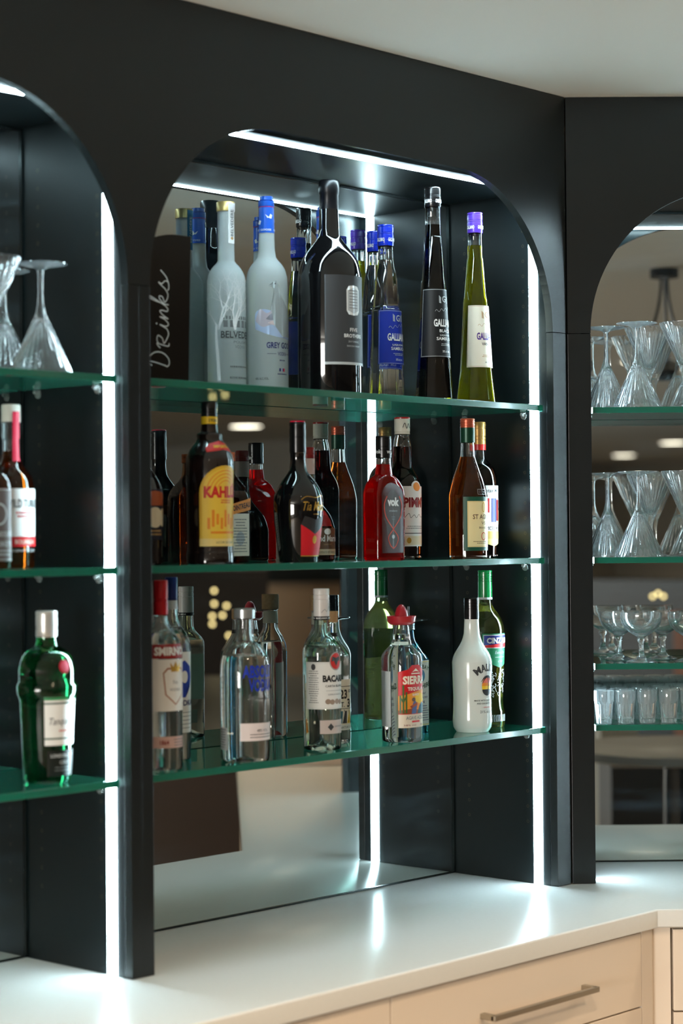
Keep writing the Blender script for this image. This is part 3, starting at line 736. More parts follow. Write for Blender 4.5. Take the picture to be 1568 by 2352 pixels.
# round cognac liqueur
P_ = [(49.4,0),(52.0,3),(52.0,62.7),(46.0,84.0),(38.3,96.8),(29.0,107.8),(22.1,116.4),(16.2,126.6),(13.6,143.6),(13.2,169.2),(13.2,200.7),(13.2,220.3),(11.9,222.0)]
t, pr = bottle('cognac_liqueur_bottle', 'squat round shouldered bottle with brown label behind the black tulip bottle', -.5457, .189, S2, P_, 200.7, mat('brown_green_glass', (.10, .07, .03), 0., trans=1, ior=1.5), tint_mat('cognac_liquid', (.3, .12, .05)), fill=150, cap=C_('red_brown_cap', 150, 36, 34, .3), ridges=(.4,),
               foil=[(169.2, 200, C_('pink_white_paper', 226, 200, 196), 'neck_label')])
p = Print(); p.rect(-.052, .052, .0116, .0636, BROWN); p.rect(-.052, .052, .0116, .023, C_('beige_print', 206, 190, 160), .0005); p.text('Grand Marnier', 0, .044, .088, .0125, WHITE, bold=.02)
p.text('LIQUEUR', 0, .032, .02, .003, TAN); p.text('PRODUCE OF FRANCE', 0, .0172, .05, .004, DGREY); p.disc(.0, .057, .009, .006, WHITE)
p.build('label', t, pr, ROUND, .052)
p = Print(); p.poly([(-.012, .068), (.012, .068), (.009, .098), (-.009, .098)], RED); p.disc(0, .078, .013, .011, C_('wax_red', 150, 16, 24)); p.build('seal', t, pr, ROUND, .042)
# red flask
FL_ = Sec('super', a=.039, b=.0225, n=6, N=96)
P_ = [(39.5,0),(42.5,4),(42.5,130.3),(39.5,143.2),(32.6,156.1),(23.2,164.7),(15.9,168.9),(15.0,188.7),(14.6,200.7),(15.5,201.6),(15.5,242.8),(14.6,244.5)]
t, pr = bottle('strawberry_liqueur_bottle', 'flat shouldered flask of bright red liqueur with black cap and oval black label', -.4207, .102, S2, P_, 201.6, GLASS, tint_mat('red_liqueur', (.88, .012, .02), .35), fill=188.7, cap=BLKCAP, ridges=(.35, .5, .9), sec=FL_, rn=.0165, smooth=1)
p = Print(); TAUP = C_('taupe_label', 66, 52, 46, .4); ORR = C_('coral_print', 214, 74, 48)
a = .0265
p.poly([(a*math.cos(-PI/2+2*PI*i/36)*(1 if math.sin(-PI/2+2*PI*i/36) > 0 else .78), .080+.0585*math.sin(-PI/2+2*PI*i/36)) for i in range(36)], TAUP)
for sg in (-1, 1):
    p.stroke(catmull([(sg*.018, .125), (sg*.0255, .108), (sg*.021, .085), (0, .061), (-sg*.014, .045), (-sg*.009, .030), (0, .023)]), .0022, ORR, .0006)
p.text('vok', 0, .1145, .033, .0175, WHITE, bold=.05); p.text('strawberry', 0, .0965, .023, .005, LGREY); p.lines(0, .084, .014, 2, .004, .0014, GREY); p.disc(0, .046, .004, .004, LGREY)
p.build('label', t, pr, FL_, .0425, rn=.0165)
p = Print(); p.poly([(x*1.0, z) for x, z in [(-.032, .014), (.032, .014), (.032, .128)]+[(.032*math.cos(PI*i/12), .128+.024*math.sin(PI*i/12)) for i in range(1, 12)]+[(-.032, .128)]], C_('smoky_panel', 74, 42, 40, .25))
p.items = [(pts, fs, mi, .0001) for pts, fs, mi, off in p.items]; p.build('front_panel', t, pr, FL_, .0425, rn=.0165)
p = Print()
for a in (-.024, 0, .024): p.text('vok', a, .2135, .014, .008, LGREY, bold=.04)
p.build('cap_print', t, [(r+.0008, z) for r, z in pr], ROUND, .0155, step=.0015)
# dark red aperitif with white label
P_ = [(34.7,0),(38.2,4),(38.2,146.2),(35.5,159.6),(30.2,171.1),(24.0,181.8),(20.4,190.7),(18.7,229.8),(16.9,242.2),(13.8,253.8),(15.6,255.5),(15.6,286.6),(14.2,288.4)]
t, pr = bottle('aperitif_bottle', 'dark red bottle with white cap and cream label with red lettering, behind the red flask', -.2911, .166, S2, P_, 254.6, GLASS, tint_mat('deep_red_aperitif', (.16, .012, .008)), fill=229.8, cap=C_('ivory_cap', 226, 222, 208, .35), ridges=(.08, .14))
p = Print(); p.rect(-.042, .042, .0263, .148, PAPERW); p.disc(0, .148, .014, .011, PAPERW, .0003); p.disc(0, .147, .010, .009, ORANGE, .0006)
p.text("PIMM'S", 0, .1155, .062, .0215, DRED, bold=.045); q = catmull([(-.03, .083), (-.02, .093), (-.016, .084), (-.008, .090), (-.002, .084), (.006, .091), (.014, .085), (.028, .090)]); p.stroke(q, .0009, DGREY)
p.rect(-.042, .042, .052, .0535, DGREY, .0006); p.lines(0, .066, .06, 2, .004, .0014, GREY); p.rect(-.042, .042, .029, .047, C_('cream_band', 232, 220, 190), .0005); p.disc(-.02, .038, .005, .006, GOLD, .0008)
p.build('label', t, pr, ROUND, .0382)
bm = bmesh.new(); lathe(bm, [(.0162, .2858), (.0163, .2885), (.0145, .2897)]); link('cap_top', bm, C_('red_cap_top', 170, 36, 36, .3), t, smooth=40)
p = Print(); p.stroke(catmull([(-.012, .268), (-.008, .277), (-.004, .266), (0, .276), (.004, .267), (.010, .274)]), .0011, DGREY); p.build('cap_print', t, [(r+.0006, z) for r, z in pr], ROUND, .0156, step=.0015)
# brandy
P_ = [(36.8,0),(40.0,4),(40.0,128.3),(36.8,146.3),(31.9,164.2),(25.2,182.2),(17.1,204.7),(14.8,213.7),(13.9,237.9),(14.6,238.8),(14.6,268.5),(14.8,270.3),(14.8,286.4),(13.9,288.2)]
BRN = tint_mat('brandy', (.42, .17, .05))
t, pr = bottle('brandy_bottle', 'amber brandy bottle with copper cap and green edged cream label', -.1643, .098, S2, P_, 269.4, GLASS, BRN, fill=209.2, cap=C_('copper_cap', 190, 92, 66, .3, .5), ridges=(.2, .5, .8),
               foil=[(238.8, 269, C_('bottle_green_foil', 14, 62, 44, .3, .3), 'neck_foil')])
p = Print(); p.rect(-.0455, .0455, .016, .1265, DGREEN); p.rect(-.037, .037, .0235, .1175, C_('straw_label', 232, 214, 160, .5), .0005); p.frame(-.036, .036, .0245, .1165, .0006, GOLD)
p.text('ST AGNES', 0, .0855, .052, .0098, BROWN, bold=.015); p.text('VS', 0, .0725, .012, .0065, BROWN); p.text('BRANDY', 0, .063, .024, .004, BROWN); p.stroke([(.006*math.cos(t_*.4), .0455+.0075*math.sin(t_*.4)) for t_ in range(17)], .0014, RB, .0008)
p.stroke([(.004*math.cos(t_*.4), .105+.0095*math.sin(t_*.4)) for t_ in range(17)], .0014, GOLD, .0008); p.lines(0, .034, .05, 2, .0035, .0013, BROWN)
p.build('label', t, pr, ROUND, .04)
p = Print(); p.frame(-.014, .014, .131, .142, .0009, GREY); p.text('ST AGNES', 0, .1365, .022, .004, GREY); p.build('embossed_mark', t, pr, ROUND, .038)
# spiced rum behind
P_ = [(36.0,0),(39.3,4.6),(39.3,156.2),(37.9,170.5),(34.1,184.7),(28.4,194.2),(19.0,203.6),(13.7,213.1),(13.3,226.4),(14.2,227.3),(14.2,285.1),(13.3,287.0)]
t, pr = bottle('rum_bottle', 'dark rum bottle with gold and red capsule, behind the amber brandy bottle', -.0658, .148, S2, P_, 239.6, GLASS, tint_mat('dark_rum', (.20, .09, .05)), fill=197, cap=C_('old_gold_cap', 176, 136, 76, .35, .6), ridges=(.2, .35, .7),
               foil=[(227.3, 239.4, C_('capsule_red', 190, 34, 30, .3), 'capsule_band')])
p = Print(); p.rect(-.052, .052, .040, .152, PAPERW); p.poly([(-.03, .04), (.03, .04), (.022, .03), (0, .024), (-.022, .03)], C_('pale_gold_print', 226, 206, 120), .0004); p.rect(-.052, .052, .040, .056, C_('gold_band', 214, 176, 92), .0006)
p.text('Captain Morgan', 0, .140, .066, .011, DGREY, bold=.01)
for k, (a, z, w, h, m_) in enumerate(((-.018, .11, .01, .03, RED), (.0, .1, .016, .05, NAVY), (.014, .1, .010, .045, DRED), (.03, .085, .02, .03, TAN), (-.03, .085, .018, .026, TAN), (.024, .115, .006, .02, GREY))): p.rect(a-w/2, a+w/2, z-h/2, z+h/2, m_, .0006+k*.0001)
p.text('SPICED RUM', 0, .062, .05, .008, BROWN, bold=.02)
p.build('label', t, pr, ROUND, .0393)

# ---- bottom shelf
S3 = SH3
P_ = [(35.0,0),(37.2,4),(37.2,200.9),(35.7,212.3),(31.9,223.7),(25.1,235.1),(16.7,246.5),(12.9,257.9),(11.4,267.0),(12.5,267.8),(12.5,326.3),(11.8,327.8)]
t, pr = bottle('vodka_bottle', 'clear bottle with red cap and red banded white label, left end of bottom shelf', -1.0272, .085, S3, P_, 267.8, GLASS, fill=236, cap=C_('red_screw_cap', 184, 24, 34, .3), ridges=(.4, .45))
p = Print(); SR = C_('brick_red_print', 150, 34, 34)
p.rect(-.044, .044, .193, .2176, SR); p.text('SMIRNOFF', 0, .2055, .078, .015, WHITE, bold=.045); p.rect(-.044, .044, .102, .1915, PAPERW)
p.poly([(-.024, .168), (-.016, .177), (.016, .177), (.024, .168), (.020, .130), (0, .112), (-.020, .130)], C_('copper_print', 168, 104, 72), .0006); p.poly([(-.022, .167), (-.015, .174), (.015, .174), (.022, .167), (.018, .131), (0, .1145), (-.018, .131)], PAPERW, .0008)
p.poly([(-.009, .170), (.009, .170), (.011, .186), (.005, .178), (0, .188), (-.005, .178), (-.011, .186)], GOLD, .001); p.text('No', 0, .152, .010, .007, GREY); p.text('VODKA', 0, .139, .024, .005, GREY, bold=.01)
p.rect(-.044, .044, .0383, .058, C_('blush_label', 206, 172, 164), .0003); p.text('1864', -.022, .048, .016, .008, DRED, bold=.02); p.lines(.012, .052, .04, 3, .005, .0016, GREY)
p.build('label', t, pr, ROUND, .0372)
P_ = [(31.7,0),(34.1,4),(34.1,207.9),(30.9,219.8),(24.6,231.7),(15.9,243.6),(11.1,255.5),(10.3,288.0),(11.1,288.8),(11.1,328.4),(10.3,330.0)]
t, pr = bottle('vodka_bottle', 'clear bottle with navy cap and blue and white label, behind the red capped bottle', -.9108, .185, S3, P_, 288.8, GLASS, fill=240, cap=C_('navy_cap', 26, 44, 110, .3), ridges=(.1,),
               foil=[(272, 288, C_('neck_paper', 214, 222, 228), 'neck_label')])
p = Print(); p.rect(-.040, .040, .049, .195, PAPERW); p.poly([(-.010, .113), (.002, .113), (.002, .13), (.016, .132), (.020, .15), (.016, .168), (.0, .18), (-.016, .172), (-.010, .15)], BLUE, .0006); p.disc(0, .15, .008, .011, PAPERW, .0008)
p.text('VODKA', 0, .103, .05, .0105, NAVY, bold=.02); p.lines(0, .085, .05, 5, .007, .0015, GREY)
p.build('label', t, pr, ROUND, .0341)
# clear bottle with blue lettering
P_ = [(41.7,0),(44.9,5),(44.9,172.7),(42.5,184.5),(37.8,194.8),(29.9,204.2),(22.0,210.5),(16.9,216.0),(15.7,227.9),(15.7,253.8),(18.9,255.4),(18.9,272.0),(17.7,273.5)]
t, pr = bottle('vodka_bottle', 'broad clear bottle with blue lettering and silver stopper on bottom shelf', -.8377, .070, S3, P_, 255.4, GLASS, fill=188, cap=C_('silver_stopper', 200, 206, 206, .25, .7), ridges=(.9,), capname='stopper', punt=.012)
p = Print(); CB = C_('cobalt_print', 22, 54, 178)
p.text('ABSOLUT', 0, .161, .078, .023, CB, bold=.035); p.text('VODKA', 0, .1365, .056, .023, CB, bold=.035); p.text('Swedish Vodka', 0, .116, .06, .010, GREY, shear=.4)
p.build('printed_lettering', t, pr, ROUND, .0449)
p = Print(); p.rect(-.044, .044, .0373, .0688, C_('pinkish_label', 232, 220, 218), .0003)
p.text('40% VOL', 0, .0555, .026, .005, DGREY); p.lines(0, .048, .06, 2, .005, .0014, DGREY)
p.build('lower_label', t, pr, ROUND, .0449)
p = Print(); p.rect(-.016, .016, .02, .06, LGREY); p.lines(0, .056, .026, 8, .0045, .0014, DGREY); p.build('back_label', t, pr, ROUND, .0449).rotation_euler = (0, 0, -PI*.62)
# white rum
P_ = [(33.9,0),(36.4,5),(36.4,180.6),(36.0,192.2),(31.5,200.4),(23.2,208.7),(17.4,215.3),(14.5,223.6),(14.1,243.5),(14.9,244.3),(14.9,250.9),(14.9,301.4),(14.1,303.1)]
t, pr = bottle('rum_bottle', 'clear square shouldered rum bottle with white cap and white label, bottom shelf', -.6126, .092, S3, P_, 250.9, GLASSG, fill=196, cap=C_('white_cap', 222, 216, 212, .35), ridges=(.62, .78), punt=.022,
               foil=[(244.3, 250.9, C_('black_neck_ring', 16, 16, 17, .4), 'neck_ring')])
p = Print(); p.rect(-.064, .064, .0771, .1657, PAPERW); p.frame(-.062, .062, .079, .1637, .0005, LGREY)
p.disc(0, .167, .0150, .0175, C_('silver_ring', 170, 164, 160), .0006); p.disc(0, .167, .0128, .0152, RB, .0008)
for sg in (-1, 1): p.poly([(0, .173), (sg*.009, .176), (sg*.011, .166), (sg*.006, .168), (0, .158)], DGREY, .001)
p.text('BACARDI', 0, .1345, .056, .013, BLACK, bold=.045); p.text('CARTA BLANCA', 0, .1205, .046, .0042, DGREY, bold=.01); p.rect(-.022, .022, .1115, .112, GREY, .0007); p.text('SUPERIOR WHITE RUM', 0, .1045, .036, .003, GREY)
for a in (-.018, -.009, .002, .012): p.disc(a, .0915-.001*(a*100 % 2), .0055, .005, C_('medal_brown', 160, 140, 124), .0007+.0001*(a > 0))
p.lines(-.046, .148, .022, 15, .0042, .0012, DGREY); p.disc(-.046, .1565, .0045, .006, DGREY)
p.rect(-.034, .034, .0308, .0564, C_('blush_grey_label', 204, 190, 184), .0003); p.poly([(-.019, .0435), (-.0125, .0505), (-.006, .0435), (-.0125, .0365)], DGREY, .0006); p.text('SANTIAGO DE CUBA', .013, .0445, .034, .003, DGREY)
p.build('label', t, pr, ROUND, .0364)
p = Print(); p.stroke(catmull([(-.012, .258), (-.006, .264), (-.002, .260), (.004, .270), (.006, .262), (.014, .272)]), .0007, GREY); p.text('RON  BACARDI  RON  BACARDI', 0, .2475, .07, .003, WHITE, bold=.02)
p.build('cap_print', t, [(r+.0009, z) for r, z in pr], ROUND, .0149, step=.0015)
# gin with cork
P_ = [(30.7,0),(36.0,6),(36.0,160.7),(35.0,170.9),(28.2,182.0),(18.8,194.8),(12.8,205.9),(11.1,213.6),(11.1,235.0),(12.4,236.7),(12.4,256.3)]
CORK = mat('cork', s(206, 166, 122), .7, noise=(180, s(170, 128, 86)))
t, pr = bottle('gin_bottle', 'clear gin bottle with cork and patterned label, behind the white capped rum', -.5230, .150, S3, P_, 235, GLASS, fill=170, cap=CORK, ridges=(), capname='cork', foil=[(207, 214, C_('black_neck_ring', 16, 16, 17, .4), 'neck_ring')])
p = Print(); p.rect(-.036, .036, .0267, .1249, PAPER); p.frame(-.022, .022, .068, .112, .001, BLACK); p.text('23', -.0055, .0965, .019, .018, BLACK, bold=.03); p.text('RD', .0135, .102, .009, .006, BLACK, bold=.02)
p.text('ST.', -.010, .0765, .014, .010, BLACK, bold=.02); p.text('3', .010, .0790, .011, .017, BLACK, bold=.03)
for i, m_ in enumerate((ORANGE, C_('teal_print', 50, 110, 130), DGREY, YEL, C_('slate_blue_print', 100, 120, 140))):
    p.poly([(-.034+i*.013, .040), (-.022+i*.013, .040), (-.018+i*.011, .064), (-.030+i*.014, .064)], m_, .0006); p.stroke(catmull([(-.034+i*.014, .041), (-.026+i*.013, .055), (-.03+i*.013, .066)]), .0012, BLACK, .0008)
p.rect(-.035, .035, .0275, .0375, PAPERW, .0007); p.text('SIGNATURE GIN', 0, .0325, .046, .0045, DGREY)
p.build('label', t, pr, ROUND, .0367)
# cork topped bottle behind, hidden by rum; its mirror image shows
P_ = [(30.0,0),(33.0,5),(33.0,170),(31,186),(25,200),(18,211),(14.2,222),(14.0,254),(17.0,256),(17.0,286)]
t, pr = bottle('tequila_bottle', 'clear bottle with wide cork stopper, hidden behind the white capped rum bottle', -.4925, .213, S3, P_, 256, GLASS, fill=190, cap=CORK, ridges=(), capname='cork', foil=[(228, 252, C_('neck_paper_cream', 226, 216, 200), 'neck_label')])
# tequila with red sombrero cap
P_ = [(37.6,0),(40.2,5),(40.2,161.8),(38.5,170.4),(31.6,178.9),(22.2,187.5),(19.2,190.9),(19.2,196.0),(17.1,199.4),(17.5,204.6),(16.7,210.5),(15.0,223.4),(13.7,231.1)]
SIE = Sec('super', n=3.2, N=72)
t, pr = bottle('tequila_bottle', 'clear tequila bottle with red sombrero cap and sunset label', -.4092, .069, S3, P_, None, GLASS, fill=209, sec=SIE, rn=.0205, punt=.012)
bm = bmesh.new()
lathe(bm, [(.0215, .2275), (.0275, .2335), (.0292, .2445), (.0285, .2450), (.0262, .2372), (.0200, .2352), (.0150, .2360), (.0142, .2420), (.0120, .2520), (.0088, .2610), (.0045, .2662), (.0015, .2672)], punt=0)
SOMB = C_('red_plastic_hat', 158, 22, 36, .28, coat=.3)
link('sombrero_cap', bm, SOMB, t, smooth=50)
p = Print(); SRED = C_('sierra_red', 204, 30, 36)
p.poly([(-.0405, .0285), (.0405, .0285), (.0405, .137), (.020, .142), (.010, .150), (-.010, .150), (-.020, .142), (-.0405, .137)], SRED)
p.rect(-.0405, .0405, .0285, .0545, C_('sand_label', 222, 208, 188), .0005); p.rect(-.0405, .0405, .0555, .080, C_('brown_ground', 150, 70, 34), .0005)
p.poly([(-.0405, .080), (.0405, .074), (.0405, .098), (.02, .102), (-.0405, .090)], C_('amber_sky', 232, 150, 40), .0006); p.poly([(-.0405, .062), (-.01, .066), (.02, .060), (.0405, .068), (.0405, .076), (-.0405, .080)], ORANGE, .0006)
p.disc(.012, .085, .014, .010, YEL, .0008); p.poly([(.005, .0555), (.026, .0555), (.030, .070), (.018, .078), (.010, .070)], C_('teal_agave', 40, 90, 100), .0009)
p.poly([(-.012, .0555), (.0, .0555), (.004, .072), (-.002, .082), (-.008, .076)], C_('denim_print', 70, 90, 140), .0009); p.disc(-.006, .083, .005, .004, BROWN, .001); p.poly([(-.016, .070), (.004, .078), (.004, .072), (-.012, .066)], C_('guitar_brown', 150, 60, 24), .0011)
for a, h in ((-.030, .05), (-.036, .03), (-.024, .036)): p.poly([(a-.0018, .057), (a+.0018, .057), (a+.0018, .062+h), (a-.0018, .062+h)], C_('cactus_green', 70, 100, 50), .0010)
p.stroke([(-.036, .088), (-.030, .078), (-.024, .09)], .003, C_('cactus_green', 70, 100, 50), .0010)
p.text('SIERRA', 0, .121, .062, .0165, C_('label_cream_ink', 244, 232, 210), bold=.04); p.text('TEQUILA', 0, .1035, .042, .0078, C_('label_cream_ink', 244, 232, 210), bold=.03); p.text('BLANCO', 0, .0925, .018, .0045, C_('label_cream_ink', 244, 232, 210), bold=.03)
p.poly([(-.010, .136), (0, .1435), (.010, .136), (.004, .138), (-.004, .138)], C_('label_cream_ink', 244, 232, 210), .0009); p.rect(-.012, .012, .1325, .1345, C_('label_cream_ink', 244, 232, 210), .0009)
p.text('AGAVE AZUL', 0, .0475, .05, .0068, GREY, bold=.015); p.rect(-.011, .011, .0385, .042, RED, .0009); p.text('38% vol    70 cl', 0, .0335, .06, .0032, DRED)
p.build('label', t, pr, SIE, .0402, rn=.0205)
p = Print(); p.rect(-.032, .032, .03, .138, LGREY); p.build('back_label', t, pr, SIE, .0402, rn=.0205).rotation_euler = (0, 0, -PI*.72)
# blue gin with disc pourer
SQ4 = Sec('super', n=4.5, N=72)
P_ = [(38.3,0),(41.0,4),(41.0,149.0),(35.6,159.7),(26.7,171.3),(16.9,184.6),(12.9,196.2),(12.0,209.6),(13.4,210.5),(13.4,222.9)]
t, pr = bottle('gin_bottle', 'sky blue square gin bottle with flat disc pourer, behind the sombrero capped tequila', -.2741, .169, S3, P_, 210.5, BLUEG, fill=180, cap=C_('steel_screw_top', 150, 170, 178, .3, .8), sec=SQ4, rn=.0165, capname='screw_top', ridges=(.2, .4, .6, .8))
bm = bmesh.new(); lathe(bm, [(.010, .2232), (.044, .2285), (.0455, .2300), (.044, .2315), (.010, .2305)]); tube(bm, [(0, 0, .23), (.0, 0, .2577)], .0028, 10)
link('pourer_disc', bm, mat('smoky_plastic', s(30, 34, 36), .12, coat=.5), t, smooth=40)
p = Print(); p.rect(-.036, .036, .0154, .148, C_('ice_label', 214, 226, 224)); p.frame(-.034, .034, .0175, .146, .0012, C_('label_yellow_line', 210, 200, 90))
p.text('BOMBAY', 0, .1355, .05, .009, DGREEN, bold=.02, arc=.05); p.text('SAPPHIRE', 0, .096, .06, .010, DGREEN, bold=.02, arc=-.07); p.disc(0, .117, .011, .013, C_('cameo_blue', 70, 130, 170), .0007); p.text('distilled', 0, .082, .026, .005, NAVY, shear=.3); p.text('LONDON DRY', 0, .073, .04, .0045, NAVY, bold=.01); p.text('GIN', 0, .064, .018, .006, NAVY, bold=.01); p.lines(0, .055, .05, 7, .0048, .0014, NAVY)
p.build('label', t, pr, SQ4, .041, rn=.0165)
# white coconut bottle
P_ = [(33.1,0),(36.7,5),(39.8,11),(40.7,21.8),(39.3,48.6),(38.9,71.0),(40.2,106.8),(41.1,142.5),(39.3,151.5),(35.8,160.4),(26.8,173.8),(19.7,187.2),(15.2,205.1),(14.8,228.3),(15.2,230.1),(15.2,272.1),(14.3,273.9)]
t, pr = bottle('coconut_rum_bottle', 'milky white waisted bottle with black cap and palm tree print', -.1739, .084, S3, P_, 230.1, MILK, cap=BLKCAP, ridges=(.5, .62, .75, .9), solid=True)
p = Print(); p.text('MALIBU', 0, .1325, .064, .0155, DGREY, bold=.035, arc=.045); 
p.disc(0, .095, .0145, .020, YEL, .0004); p.poly([(.0145*math.cos(t_*PI/14), .095+.020*math.sin(t_*PI/14)) for t_ in range(15)], C_('sunset_rose', 226, 112, 92), .0006); p.poly([(.0137*math.cos(PI+t_*PI/14), .088+.013*math.sin(PI+t_*PI/14)) for t_ in range(15)], CH, .0006); p.poly([(-.0145, .095), (.0145, .095), (.0143, .101), (-.0143, .101)], ORANGE, .0007)
p.stroke(catmull([(.001, .077), (.003, .092), (.002, .106), (-.001, .114)]), .0022, CH, .0009, taper=.6)
for an, l in ((-1.9, .012), (-1.45, .014), (-1.0, .014), (-.4, .012), (.2, .011), (.8, .014), (1.25, .015), (1.7, .013)):
    q = [(-.001+math.sin(an)*l*f_*1.1, .114+math.cos(an)*l*f_*.6-.011*f_*f_) for f_ in (0, .25, .5, .75, 1)]; p.stroke(q, .0036, CH, .0011, taper=.2)
p.text('MADE WITH CARIBBEAN RUM', 0, .0655, .062, .0034, DGREY, bold=.01); p.text('AND COCONUT FLAVOUR', 0, .0595, .052, .0034, DGREY, bold=.01); p.text('- ORIGINAL -', 0, .0515, .028, .0028, RED); p.text('21% alc./vol.', 0, .0425, .038, .0055, DGREY)
p.build('printed_picture', t, pr, ROUND, .040)
# vermouth
P_ = [(37.7,0),(39.9,6.7),(39.9,32.4),(36.7,43.4),(35.4,61.8),(39.0,126.1),(40.4,199.5),(38.6,213.3),(34.0,227.1),(26.6,238.1),(17.4,250.0),(13.8,258.3),(13.8,265.7),(14.7,266.6),(14.7,271.2),(14.7,326.3),(13.8,328.1)]
t, pr = bottle('vermouth_bottle', 'olive green vermouth bottle with green cap and blue and red label, bottom shelf', -.0671, .134, S3, P_, 271.2, OLIVE, tint_mat('vermouth', (.86, .82, .55)), fill=258, cap=C_('emerald_cap', 10, 116, 58, .25, coat=.4), ridges=(.6, .68, .76, .9),
               foil=[(266.6, 271.1, LGREY, 'cap_ring')])
p = Print(); CG = C_('label_green', 20, 110, 74)
p.poly([(-.042, .196), (.042, .196), (.042, .140), (.024, .132), (0, .124), (-.024, .132), (-.042, .140)], CG); p.rect(-.040, .040, .1655, .1935, WHITE, .0005); p.rect(-.0385, .0385, .1725, .192, NAVY, .0007)
p.poly([(-.0385, .167), (.0385, .167), (.0385, .179), (-.0385, .1715)], RED, .0009); p.text('CINZANO', 0, .1815, .066, .0125, WHITE, off=.0012, bold=.05); p.text('Extra Dry', 0, .1555, .03, .0085, LGREY, shear=.35); p.lines(0, .146, .03, 1, .003, .0013, LGREY); p.text('1757', 0, .1375, .014, .004, LGREY)
p.build('label', t, pr, ROUND, .0398)
p = Print(); rnd = random.Random(11)
for i in range(46):
    a = rnd.uniform(-.024, .024); z = rnd.uniform(.062, .115); p.stroke(catmull([(a, z), (a+rnd.uniform(-.005, .005), z+.005), (a+rnd.uniform(-.004, .004), z+.008)], 3), .0011, LGREY, .0003)
for i in range(14): p.stroke([(-.024+i*.0037, .012), (-.0225+i*.0037, .020), (-.024+i*.0037, .026)], .001, LGREY, .0003)
p.build('embossed_crest', t, pr, ROUND, .037)

# ---- left bay
SQR = Sec('super', n=3.4, N=72)
P_ = [(37,0),(39,5),(39,128),(36,150),(27,164),(17,176),(14,190),(14,215),(15.5,217),(15.5,272),(14.5,274)]
t, pr = bottle('bourbon_bottle', 'bourbon bottle with cork, red strip and white label, left bay second shelf', -1.283, .172, .6861, P_, 245, GLASS, tint_mat('bourbon', (.55, .25, .06)), fill=196, cap=C_('cork_stopper_pale', 200, 196, 184, .3), ridges=(), capname='stopper')
p = Print(); p.rect(-.042, .042, .052, .132, PAPERW); p.text('WILD TURKEY', 0, .107, .07, .014, DGREY, bold=.02); p.lines(0, .09, .05, 2, .006, .003, RED); p.rect(-.042, .042, .035, .0515, RED, .0005); p.text('BOURBON', 0, .043, .04, .007, PAPER); p.text('KENTUCKY', 0, .0285, .05, .005, LGREY)
p.build('label', t, pr, ROUND, .039)
p = Print(); p.rect(-.0062, .0062, .178, .262, C_('strip_red', 190, 30, 60)); p.build('tax_strip', t, [(r+.0012, z) for r, z in pr], ROUND, .015, step=.0015).rotation_euler = (0, 0, -.1)
P_ = [(40,0),(42,5),(42,132),(39,146),(30,158),(19,168),(15,182),(14,215),(15.5,217),(15.5,250),(14.5,252)]
t, pr = bottle('whiskey_bottle', 'square amber whiskey bottle with smoky label, cut off at the left edge', -1.392, .100, .6861, P_, 217, GLASS, tint_mat('whiskey', (.42, .2, .07)), fill=185, cap=BLKCAP, sec=SQR, rn=.017)
p = Print(); p.rect(-.04, .04, .012, .13, C_('smoke_label', 86, 72, 66)); p.frame(-.038, .038, .014, .128, .001, LGREY); p.disc(0, .088, .016, .018, LGREY, .0007); p.disc(0, .088, .013, .015, C_('smoke_label', 86, 72, 66), .0009)
p.text('TENNESSEE', 0, .056, .06, .008, LGREY, bold=.01); p.text('WHISKEY', 0, .04, .05, .008, LGREY, bold=.01); p.lines(0, .028, .05, 2, .006, .002, LGREY); p.build('label', t, pr, SQR, .042, rn=.017)
P_ = [(36,0),(40,8),(44.5,128),(46.5,140),(48,142),(50,146),(50,160),(48,164),(46.5,166),(46.5,186),(43,204),(35,216),(24,222),(18,226),(17,234),(17,240),(17.6,241),(17.6,281),(16.6,283)]
t, pr = bottle('gin_bottle', 'ribbed emerald green gin bottle with silver cap, left bay bottom shelf', -1.269, .098, .3312, P_, 240, GREEN, cap=C_('pearl_cap', 206, 204, 198, .28, .5), ridges=(.3, .38, .8), fill=214)
p = Print(); p.rect(-.034, .034, .063, .143, PAPERW); p.rect(-.034, .034, .073, .0755, DGREEN, .0006); p.rect(-.034, .034, .131, .1335, DGREEN, .0006); p.text('Tanqueray', 0, .101, .052, .015, DGREY, shear=.3); p.lines(0, .086, .03, 1, .004, .002, RB)
p.rect(-.030, .030, .012, .055, C_('black_lower_label', 12, 22, 18), .0004); p.text('LONDON DRY', 0, .046, .048, .006, LGREY, bold=.02); p.text('GIN', 0, .035, .016, .006, LGREY); p.lines(0, .026, .04, 2, .005, .0015, GREY)
p.items = [(pts, fs, mi, off+.0004) for pts, fs, mi, off in p.items]
p.build('label', t, [(min(r, .0455), z) for r, z in pr], ROUND, .0435)
p = Print(); p.disc(0, .192, .0105, .0115, C_('seal_red', 190, 36, 60, .4)); p.disc(0, .192, .0075, .0085, C_('seal_pink', 214, 90, 110, .4), .0009); p.build('wax_seal', t, pr, ROUND, .045)

# ------------------------------------------------------------------ glassware
def brightened_glass(name, f):  # white scatter mixed in, stands for strip light caught by the glass
    M = mat(name, (.99, 1, 1), 0.0, trans=1, ior=1.5); nt = M.node_tree
    d = nt.nodes.new('ShaderNodeBsdfTranslucent'); d.inputs[0].default_value = (.9, .97, 1, 1)
    d2 = nt.nodes.new('ShaderNodeBsdfDiffuse'); d2.inputs[0].default_value = (.9, .97, 1, 1)
    a = nt.nodes.new('ShaderNodeMixShader'); nt.links.new(d.outputs[0], a.inputs[1]); nt.links.new(d2.outputs[0], a.inputs[2])
    x = nt.nodes.new('ShaderNodeMixShader'); x.inputs[0].default_value = f
    nt.links.new(nt.nodes['Principled BSDF'].outputs[0], x.inputs[1]); nt.links.new(a.outputs[0], x.inputs[2]); nt.links.new(x.outputs[0], nt.nodes['Material Output'].inputs[0])
    return M
